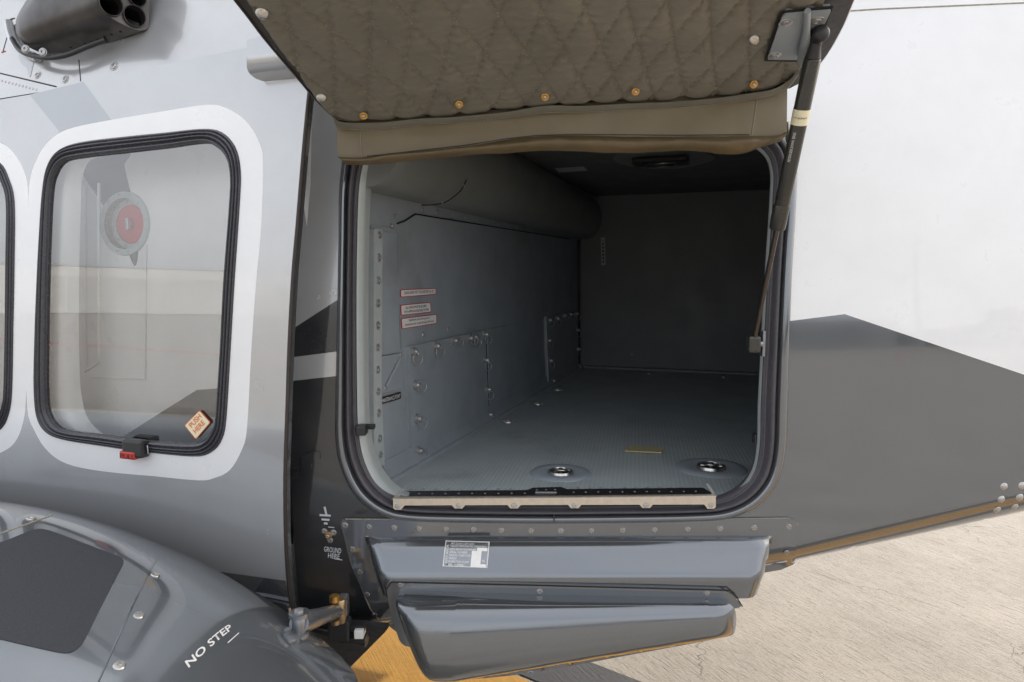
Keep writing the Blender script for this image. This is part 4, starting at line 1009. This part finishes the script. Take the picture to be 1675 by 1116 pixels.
# raised panel and pale inner liner seen through the window
seam('panel_ridge', kskin, K, [(140, 300), (140, 608), (163, 592), (163, 300)], .0035, 'white', e=.002)
seam('panel_ridge', kskin, K, [(150, 617), (238, 619), (240, 400)], .0025, 'white', e=.002)
ring('inner_window_liner', cabin, CB.off(-.028), [(110, 330), (112, 290), (122, 262), (145, 252), (200, 244), (270, 236), (330, 230), (360, 236), (380, 255), (386, 290), (384, 345), (376, 460), (370, 580), (363, 680), (355, 710), (336, 730), (305, 736), (230, 733), (165, 724), (135, 705), (118, 680), (110, 640), (108, 600), (107, 560), (107, 480), (108, 400)],
     [(60, 330), (64, 290), (84, 258), (130, 245), (200, 238), (270, 230), (330, 224), (365, 230), (388, 250), (392, 290), (390, 345), (382, 460), (376, 580), (369, 680), (361, 715), (340, 738), (305, 744), (230, 740), (160, 735), (110, 722), (80, 706), (64, 684), (58, 640), (58, 560), (58, 480), (60, 400)], [(0, -.035), (.1, -.012), (.5, 0), (1, 0)], 'white')

# ------------------------------------------------------------------ upper cowling and exhaust
cw = patch('engine_cowling', heli, U_, [(-330, -500), (700, -500), (620, 60), (520, 75), (405, 84), (270, 111), (137, 139), (-330, 215)], ['silver', 'silver_dark'], step=.05, thick=.0, label='pale grey engine cowling above the cabin door')
seam('cowl_joint', cw, U_, [(-60, 103), (0, 120), (92, 142)], .0018, 'kprint', e=.0); seam('cowl_joint', cw, U_, [(129, 98), (132, 133)], .0012, 'kprint', e=.0)
rivets('rivet', cw, U_, [(-2+i*5.6, 131+i*1.45) for i in range(12)], .0032)
rivets('screw', cw, U_, [(61.5, 123), (107, 130), (187, 108.5), (40, 81), (28, 42)], .0075, washM)
patch('soot_stain', cw, U_, catmull([(35, 85), (50, 95), (56, 98), (53, 112), (49, 127), (44, 112), (36, 105), (31, 93)], 3), 'silver_dark', step=0, e=.0006)
seam('red_index_mark', cw, U_, [(3, 86), (9, 84)], .0015, 'redp'); seam('index_mark', cw, U_, [(5, 84), (20, 32)], .0008, 'kprint'); seam('index_mark', cw, U_, [(17, 32), (24, 30)], .0015, 'kprint')
# exhaust outlet: rounded housing whose cut end carries bores
AX = V((.90, -.43, -.03)).normalized(); ec = U_.at(205, 5, .25); eu = (Z1 - AX*Z1.dot(AX)).normalized(); es = AX.cross(eu)
ES = Surf(ec, es if es.cross(eu).dot(AX) > 0 else -es, eu, AX)
endp = catmull([(158, -2), (166, 14), (178, 27), (205, 42), (228, 50), (242, 46), (244, 30), (245, -10), (243, -60), (220, -75), (180, -60), (160, -30)], 4)
ex = empty('exhaust_outlet', ec, heli, label='dark sooty exhaust outlet with round bores')
holes_px = [((181, 8), 18.5), ((219.5, 27), 17.5), ((224, -3), 14), ((190, -35), 17)]
eab = [ES.hit(*p) for p in endp]; hab = []
for (hx_, hy_), rr in holes_px:
    c = ES.hit(hx_, hy_); r_ = abs(ES.hit(hx_, hy_+rr)[1]-c[1]); hab.append((c, r_))
patch('end_plate', ex, ES, eab, 'exhaust', px=False, holes=[[(c[0]+r_*math.cos(2*math.pi*i/24), c[1]+r_*math.sin(2*math.pi*i/24)) for i in range(24)] for c, r_ in hab], step=.03)
for c, r_ in hab:
    vs = [];
    for i in range(24):
        a = 2*math.pi*i/24
        for f_, dd in ((1.04, .004), (1.0, .008), (.94, .004), (.92, -.02), (.92, -.22)): vs.append(ES.pos(c[0]+r_*f_*math.cos(a), c[1]+r_*f_*math.sin(a), dd))
    fs = [(i*5+k_, ((i+1) % 24)*5+k_, ((i+1) % 24)*5+k_+1, i*5+k_+1) for i in range(24) for k_ in range(4)] + [tuple(i*5+4 for i in range(24))]
    me = mesh('bore', vs, fs, True); me.materials.append(M['exhaust']); me.materials.append(M['deep'])
    me.polygons.foreach_set('material_index', [1 if i >= 96 or i % 4 == 3 else 0 for i in range(97)])
    link('bore', me, ex, None)
BD = V((-1.2, .14, -.10)); vs, fs = [], []; st_ = [(0, 1.0, 0), (-.006, 1.03, 0), (-.02, 1.03, 0), (-.10, 1.10, 0), (-.18, 1.13, 0), (-.225, 1.06, .0), (-.25, .92, .0), (-.26, .7, .0)]
ecc = V((sum(p[0] for p in eab)/len(eab), sum(p[1] for p in eab)/len(eab)))
for dd, s_, up_ in st_:
    for p in eab:
        q = ecc+(V(p)-ecc)*s_; vs.append(ES.pos(q.x, q.y+up_*.3, 0) + BD*(-dd))
n_ = len(eab)
for i in range(len(st_)-1):
    for k_ in range(n_): l = (k_+1) % n_; fs.append((i*n_+k_, i*n_+l, (i+1)*n_+l, (i+1)*n_+k_))
fs.append(tuple((len(st_)-1)*n_+k_ for k_ in range(n_)))
hous = link('exhaust_housing', mesh('exhaust_housing', vs, fs, True), ex, ['exhaust'])
# flange strap underneath
tube('strap', [U_.at(*p, .03) for p in catmull([(40, 70), (52, 88), (72, 97), (100, 101), (130, 96), (160, 84), (192, 72)], 4, False)], .006, 'plastic', ex, 10)
tube('collar', [U_.at(*p, .012) for p in catmull([(22, 40), (28, 66), (44, 86), (70, 98)], 4, False)], .010, 'silver', ex, 10)
for p in ((72, 90), (100, 95)): inst('bolt', flatM, ex, U_.at(*p, .045), -NH, .008)
from mathutils.bvhtree import BVHTree
bv = BVHTree.FromPolygons([v.co+wloc(hous) for v in hous.data.vertices], [tuple(p.vertices) for p in hous.data.polygons])
ventM = shared('vent_slot', lathe('v', [(1, .0), (.9, .12), (0, .14)], 10), ['deep'])
for p in [(116, 78), (140, 72), (150, 68.5), (160, 65), (171, 60.5), (182, 56.5), (197, 52)]:
    h_ = bv.ray_cast(CAM, ray(*p))
    if h_[0]: inst('vent_slot', ventM, ex, h_[0], h_[1] if h_[1].dot(CAM-h_[0]) > 0 else -h_[1], .0035)

# ------------------------------------------------------------------ sponson, lower left
sp_ab = []
xs = [-2.3+1.62*i/30 for i in range(31)]
sp_out = [(-2.3, .15), (-.74, .30), (-.64, .42), (-.60, .60), (-.595, .85), (-.62, 1.0), (-.70, 1.08), (-.9, 1.13), (-2.3, 1.13)]
sp_out = [(-2.3, .15)] + catmull(sp_out[1:-1], 5, False) + [(-2.3, 1.13)]
spn = patch('sponson', heli, SP, sp_out, 'slate_sponson', px=False, step=.03, thick=.35, label='slate grey landing gear sponson with a black walkway pad')
pad = patch('walkway_pad', heli, SP, catmull([(-90, 900), (-20, 893), (10, 885), (45, 871), (70, 866), (110, 879), (160, 898), (195, 911), (202, 920), (196, 934), (166, 992), (139, 1046), (126, 1062), (106, 1069), (60, 1060), (0, 1046), (-90, 1025)], 3), 'antislip', step=.03, e=.0012, thick=.001, label='black anti slip walkway pad on the sponson')
seam('joint', spn, SP, [(84, 843.5), (0, 873), (-60, 892)], .0016, 'sealant', e=.0); seam('joint', spn, SP, [(257, 914), (250, 926), (235, 955), (210, 1006), (185, 1062), (160, 1118)], .0014, 'charcoal', e=.0)
rivets('screw', spn, SP, [(51, 849), (254, 941), (227, 1007), (195, 1089)], .0085, scrWM)
text('lettering', spn, SP, 'NO STEP', (309, 1094), (381.5, 1030), (302, 1083.5), 'wprint', e=.0012, bold=.02)
seam('marking', spn, SP, [(373, 1051.6), (390.5, 1036)], .0009, 'wprint')

# ------------------------------------------------------------------ lower hinge arm, brackets and belly
BS = PW(1.56)
patch('belly_panel', heli, Surf(at_w(560, 1040, 1.52), RT, (Z1*.75-NH*.66).normalized(), RT.cross((Z1*.75-NH*.66).normalized())), [(380, 1005), (636, 1026), (630, 1034), (540, 1125), (500, 1190), (300, 1190)], 'bellyblack', step=.05, thick=.01, L=20)
arm = empty('hinge_arm', at_w(520, 1010, 1.33), heli, label='polished hinge arm carrying the cabin door')
pa_, pb_ = at_w(489, 1020, 1.235), at_w(556, 998, 1.42)
link('lever', tube_mesh('l', [pa_, pa_.lerp(pb_, .12), pa_.lerp(pb_, .5), pb_], [.020, .021, .017, .015], 10), arm, ['armm'])
def cyl(px, y0, y1, w_, r, mat, name, par): 
    a, c = at_w(px, y0, w_), at_w(px, y1, w_); c = V((a.x, a.y, c.z)); return tube(name, [a, a.lerp(c, .04), a.lerp(c, .96), c], [r*.85, r, r, r*.85], mat, par, 16)
cyl(489, 1003, 1041, 1.235, .0135, 'armm', 'pivot', arm); cyl(489, 1001, 1008, 1.233, .019, 'armm', 'pivot_washer', arm); cyl(489, 1035, 1043, 1.233, .018, 'armm', 'pivot_washer', arm)
inst('nut', shared('nut', lathe('n', [(1, 0), (1, .5), (.5, .6), (0, .6)], 6), ['screw']), arm, at_w(489, 1001, 1.233), Z1, .009)
cyl(557, 980, 1018, 1.41, .0115, 'dullbrass', 'bush', arm); cyl(547, 974, 984, 1.40, .011, 'brass', 'bolt_head', arm); cyl(549, 1014, 1021, 1.39, .009, 'dullbrass', 'bolt', arm)
box('bracket', at_w(556, 1028, 1.42), (.045, .03, .045), 'plastic', arm, X=RT, Y=NH, bev=.004)
box('bracket', at_w(562, 992, 1.44), (.020, .03, .05), 'armm', arm, X=RT, Y=NH, bev=.005)
box('stop_block', at_w(580, 1024, 1.44), (.05, .03, .012), 'plastic', heli, X=RT, Y=NH, bev=.002)
box('stop_block', at_w(577, 1043, 1.44), (.06, .03, .012), 'plastic', heli, X=RT, Y=NH, bev=.002)
box('stop_block', at_w(589, 1033, 1.43), (.020, .03, .020), 'wprint', heli, X=RT, Y=NH, bev=.002, label='white stop block beside the hinge arm')
tube('track_rail', [at_w(490, 1022, 1.5), at_w(600, 1050, 1.47)], .012, 'plastic', heli, 8)

# tail boom rivets at the right
rivets('rivet', skin, T, [(1642.5, 796), (1672, 795), (1638, 817), (1668, 814), (1631, 834), (1660, 829)], .009)
seam('panel_seam', skin, T, [(1385, 18.5), (1440, 15), (1675, 5), (1800, 0)], .0020, 'sealant', e=-.0005)
box('drain_mast', T.at(1612, 850) + NH*.03, (.016, .01, .004), 'plastic', heli, X=RT, Y=NH)

# closed hull behind: roof, far side and belly
vs, fs = [], []
xs = [-4.0, -2.5, -1.6, -.95, -.5, 0, .4, 1.0, 1.7, 2.4]
secn = []
for x in xs:
    yn = 1.33 if x < -.9 else 1.60 + .331*x
    if x < -.9: yn = 1.36
    yn += .02; yf = 5.5-yn; u_ = x*RT.x + yn*RT.y; zb = (zbot(u_)+.02) if x > -.9 else .92
    zt_ = 2.72 - max(0, x-.4)*.12; yc = 2.75; hw = (yf-yn)/2; H_ = zt_-zb
    pts = [(yc-hw*(.78 if x < .4 else .45), zt_-.06), (yc-hw*.5, zt_+.08), (yc, zt_+.16), (yc+hw*.6, zt_+.06), (yc+hw*.9, zt_-.3), (yc+hw, zb+H_*.55), (yc+hw*1.0, zb+H_*.3), (yc+hw*.995, zb+H_*.06), (yc+hw*.6, zb), (yc, zb), (yc-hw*.8, zb)]
    secn.append([(x, y, z) for y, z in pts])
n_ = len(secn[0])
for s in secn: vs += s
for i in range(len(xs)-1):
    for k_ in range(n_-1): fs.append((i*n_+k_, (i+1)*n_+k_, (i+1)*n_+k_+1, i*n_+k_+1))
fs.append(tuple(range(n_))); fs.append(tuple((len(xs)-1)*n_+k_ for k_ in range(n_)))
link('hull', mesh('hull', vs, fs, True), heli, ['charcoal'])
# bridge from near skin top to the roof
vs = []
for u_, x_ in ((-1.6, 0), (3.0, 0)):
    p = T.pos(u_, 2.62); vs += [p, p+NH*.6+Z1*.12]
link('roof_panel', mesh('roof_panel', vs, [(0, 2, 3, 1)]), heli, ['charcoal'])

# ------------------------------------------------------------------ what the glossy sides mirror: the far side of the apron
M['hangw'] = plain('hangar_cladding', (.30, .31, .32), .6, var=.05, scale=.5)
M['hangd'] = plain('hangar_door_grey', (.25, .26, .265), .6, var=.08, scale=.6)
M['leaf'] = plain('tree_foliage', (.05, .075, .03), .9, var=.5, scale=1.5)
M['bark'] = plain('bark', (.10, .08, .06), .9)
M['redline'] = plain('red_line_paint', (.35, .06, .04), .8)
M['roofm'] = plain('hangar_roof', (.30, .31, .32), .5)
def hangar(cx_, cy_, rot, L_, D_, H_, nd, label):
    root = empty('hangar', (cx_, cy_, 0), None, label, 'hangar'); R_ = Matrix.Rotation(rot, 3, 'Z'); o = V((cx_, cy_, 0))
    X_, Y_ = R_@X1, R_@Y1
    box('wall', o+Z1*H_/2, (L_, D_, H_), 'hangw', root, X=X_, Y=Y_)
    vs = [o+X_*sx_*(L_/2+.1)+Y_*sy_*(D_/2+.1)+Z1*(H_+.02+(0 if sy_ else H_*.22)) for sx_ in (-1, 1) for sy_ in (-1, 0, 1)]
    link('roof', mesh('roof', vs, [(0, 1, 4, 3), (1, 2, 5, 4), (0, 2, 1), (3, 4, 5)]), root, ['roofm'])
    for i in range(nd):
        dw = L_/nd; c = o+X_*(-L_/2+dw*(i+.5))+Y_*(D_/2+.05)
        d_ = box('door', c+Z1*H_*.4, (dw*.8, .2, H_*.78), 'hangd', root, X=X_, Y=Y_)
        for k_ in range(4): box('door_rib', c+X_*dw*(-.3+.2*k_)+Y_*.15+Z1*H_*.4, (.15, .1, H_*.76), 'hangw', d_, X=X_, Y=Y_)
hangar(-62, -58, math.radians(-42), 60, 30, 5.5, 3, 'long pale grey hangar mirrored in the cabin windows')
hangar(70, -95, math.radians(38), 46, 26, 6, 2, 'low grey hangar mirrored in the tail skin')
hangar(5, -120, math.radians(0), 50, 26, 9, 3, 'grey hangar facing the helicopter across the apron')
TL = ['tall leafy tree beyond the left end of the long hangar', 'middle tree of the group beyond the long hangar', 'tree standing farthest out beyond the long hangar',
      'taller tree between the long hangar and the facing hangar', 'shorter tree between the long hangar and the facing hangar', 'lone tree between the facing hangar and the low hangar',
      'tall tree just behind the low grey hangar', 'second tree to the right of the low grey hangar', 'third tree to the right of the low grey hangar', 'smallest tree tucked beside the low grey hangar', 'tall tree at the far right end of the apron edge']
for i, (x, y, s) in enumerate([(-110, -20, 9), (-100, -30, 7), (-118, -34, 8), (-30, -112, 8), (-42, -108, 7), (40, -118, 7), (100, -70, 9), (112, -62, 7), (118, -50, 8), (92, -84, 6), (125, -38, 9)]):
    t = empty('broadleaf_tree', (x, y, 0), None, TL[i], 'tree', 'trees along the apron edge')
    tube('trunk', [V((x, y, 0)), V((x+.3, y, s*.4)), V((x+.1, y+.2, s*.65))], [.35, .25, .12], 'bark', t, 8)
    rr_ = random.Random(i); vs, fs = [], []
    for k_ in range(900):
        d_ = V((rr_.gauss(0, 1), rr_.gauss(0, 1), rr_.gauss(0, 1))).normalized(); rad_ = s*.42*(rr_.random()**.35)*(1+.35*noise.noise(d_*1.7+V((i, 0, 0))))
        c = V((x, y, s*.68))+V((d_.x*rad_, d_.y*rad_, d_.z*rad_*.8)); a = V((rr_.gauss(0, 1), rr_.gauss(0, 1), rr_.gauss(0, 1))).normalized()*.35; b_ = a.orthogonal().normalized()*.3
        q = len(vs); vs += [c-a, c+b_, c+a, c-b_]; fs.append((q, q+1, q+2, q+3))
    link('crown', mesh('crown', vs, fs), t, ['leaf'])
for x, y, lb in ((30, -25, 'red traffic cone nearer the helicopter nose'), (31, -21, 'red traffic cone nearer the helicopter tail')):
    t = empty('traffic_cone', (x, y, 0), None, lb, 'traffic cone', 'cones on the apron')
    me = lathe('c', [(.15, .03), (.03, .7), (0, .7)], 16); me.materials.append(M['redp']); inst('cone_body', me, t, (x, y, 0), Z1); box('base', (x, y, .015), (.38, .38, .03), 'plastic', t)
t = empty('light_mast', (58, -48, 0), None, 'tall apron light mast', 'light mast'); tube('mast', [V((58, -48, 0)), V((58, -48, 16))], [.3, .18], 'hangw', t, 10); box('lamp_bar', (58, -48, 16), (3, .6, 1), 'hangw', t, X=V((.7, -.7, 0)), Y=V((.7, .7, 0)))
band_r = [(-30, -14), (-4, -9.5), (-4, -9.2), (-30, -13.7)]
sheet('red_line', band_r, .004, 'redline', 'thin red apron line')

rr_ = random.Random(99); vs, fs = [], []
for k_ in range(9000):
    az = rr_.uniform(-1.45, 1.45); dist = 150+rr_.uniform(-6, 6); hmax = 4.5+2.2*noise.noise(V((az*9, 0, 2)))+1.6*noise.noise(V((az*31, 0, 5)))
    c = V((math.sin(az)*dist, -math.cos(az)*dist, hmax*(rr_.random()**.8))); a = V((rr_.gauss(0, 1), rr_.gauss(0, 1), rr_.gauss(0, 1))).normalized()*1.0; b_ = a.orthogonal().normalized()*.9
    q = len(vs); vs += [c-a, c+b_, c+a, c-b_]; fs.append((q, q+1, q+2, q+3))
link('far_treeline', mesh('far_treeline', vs, fs), None, ['leaf'], label='far dark line of trees closing the airfield', kind='stuff')
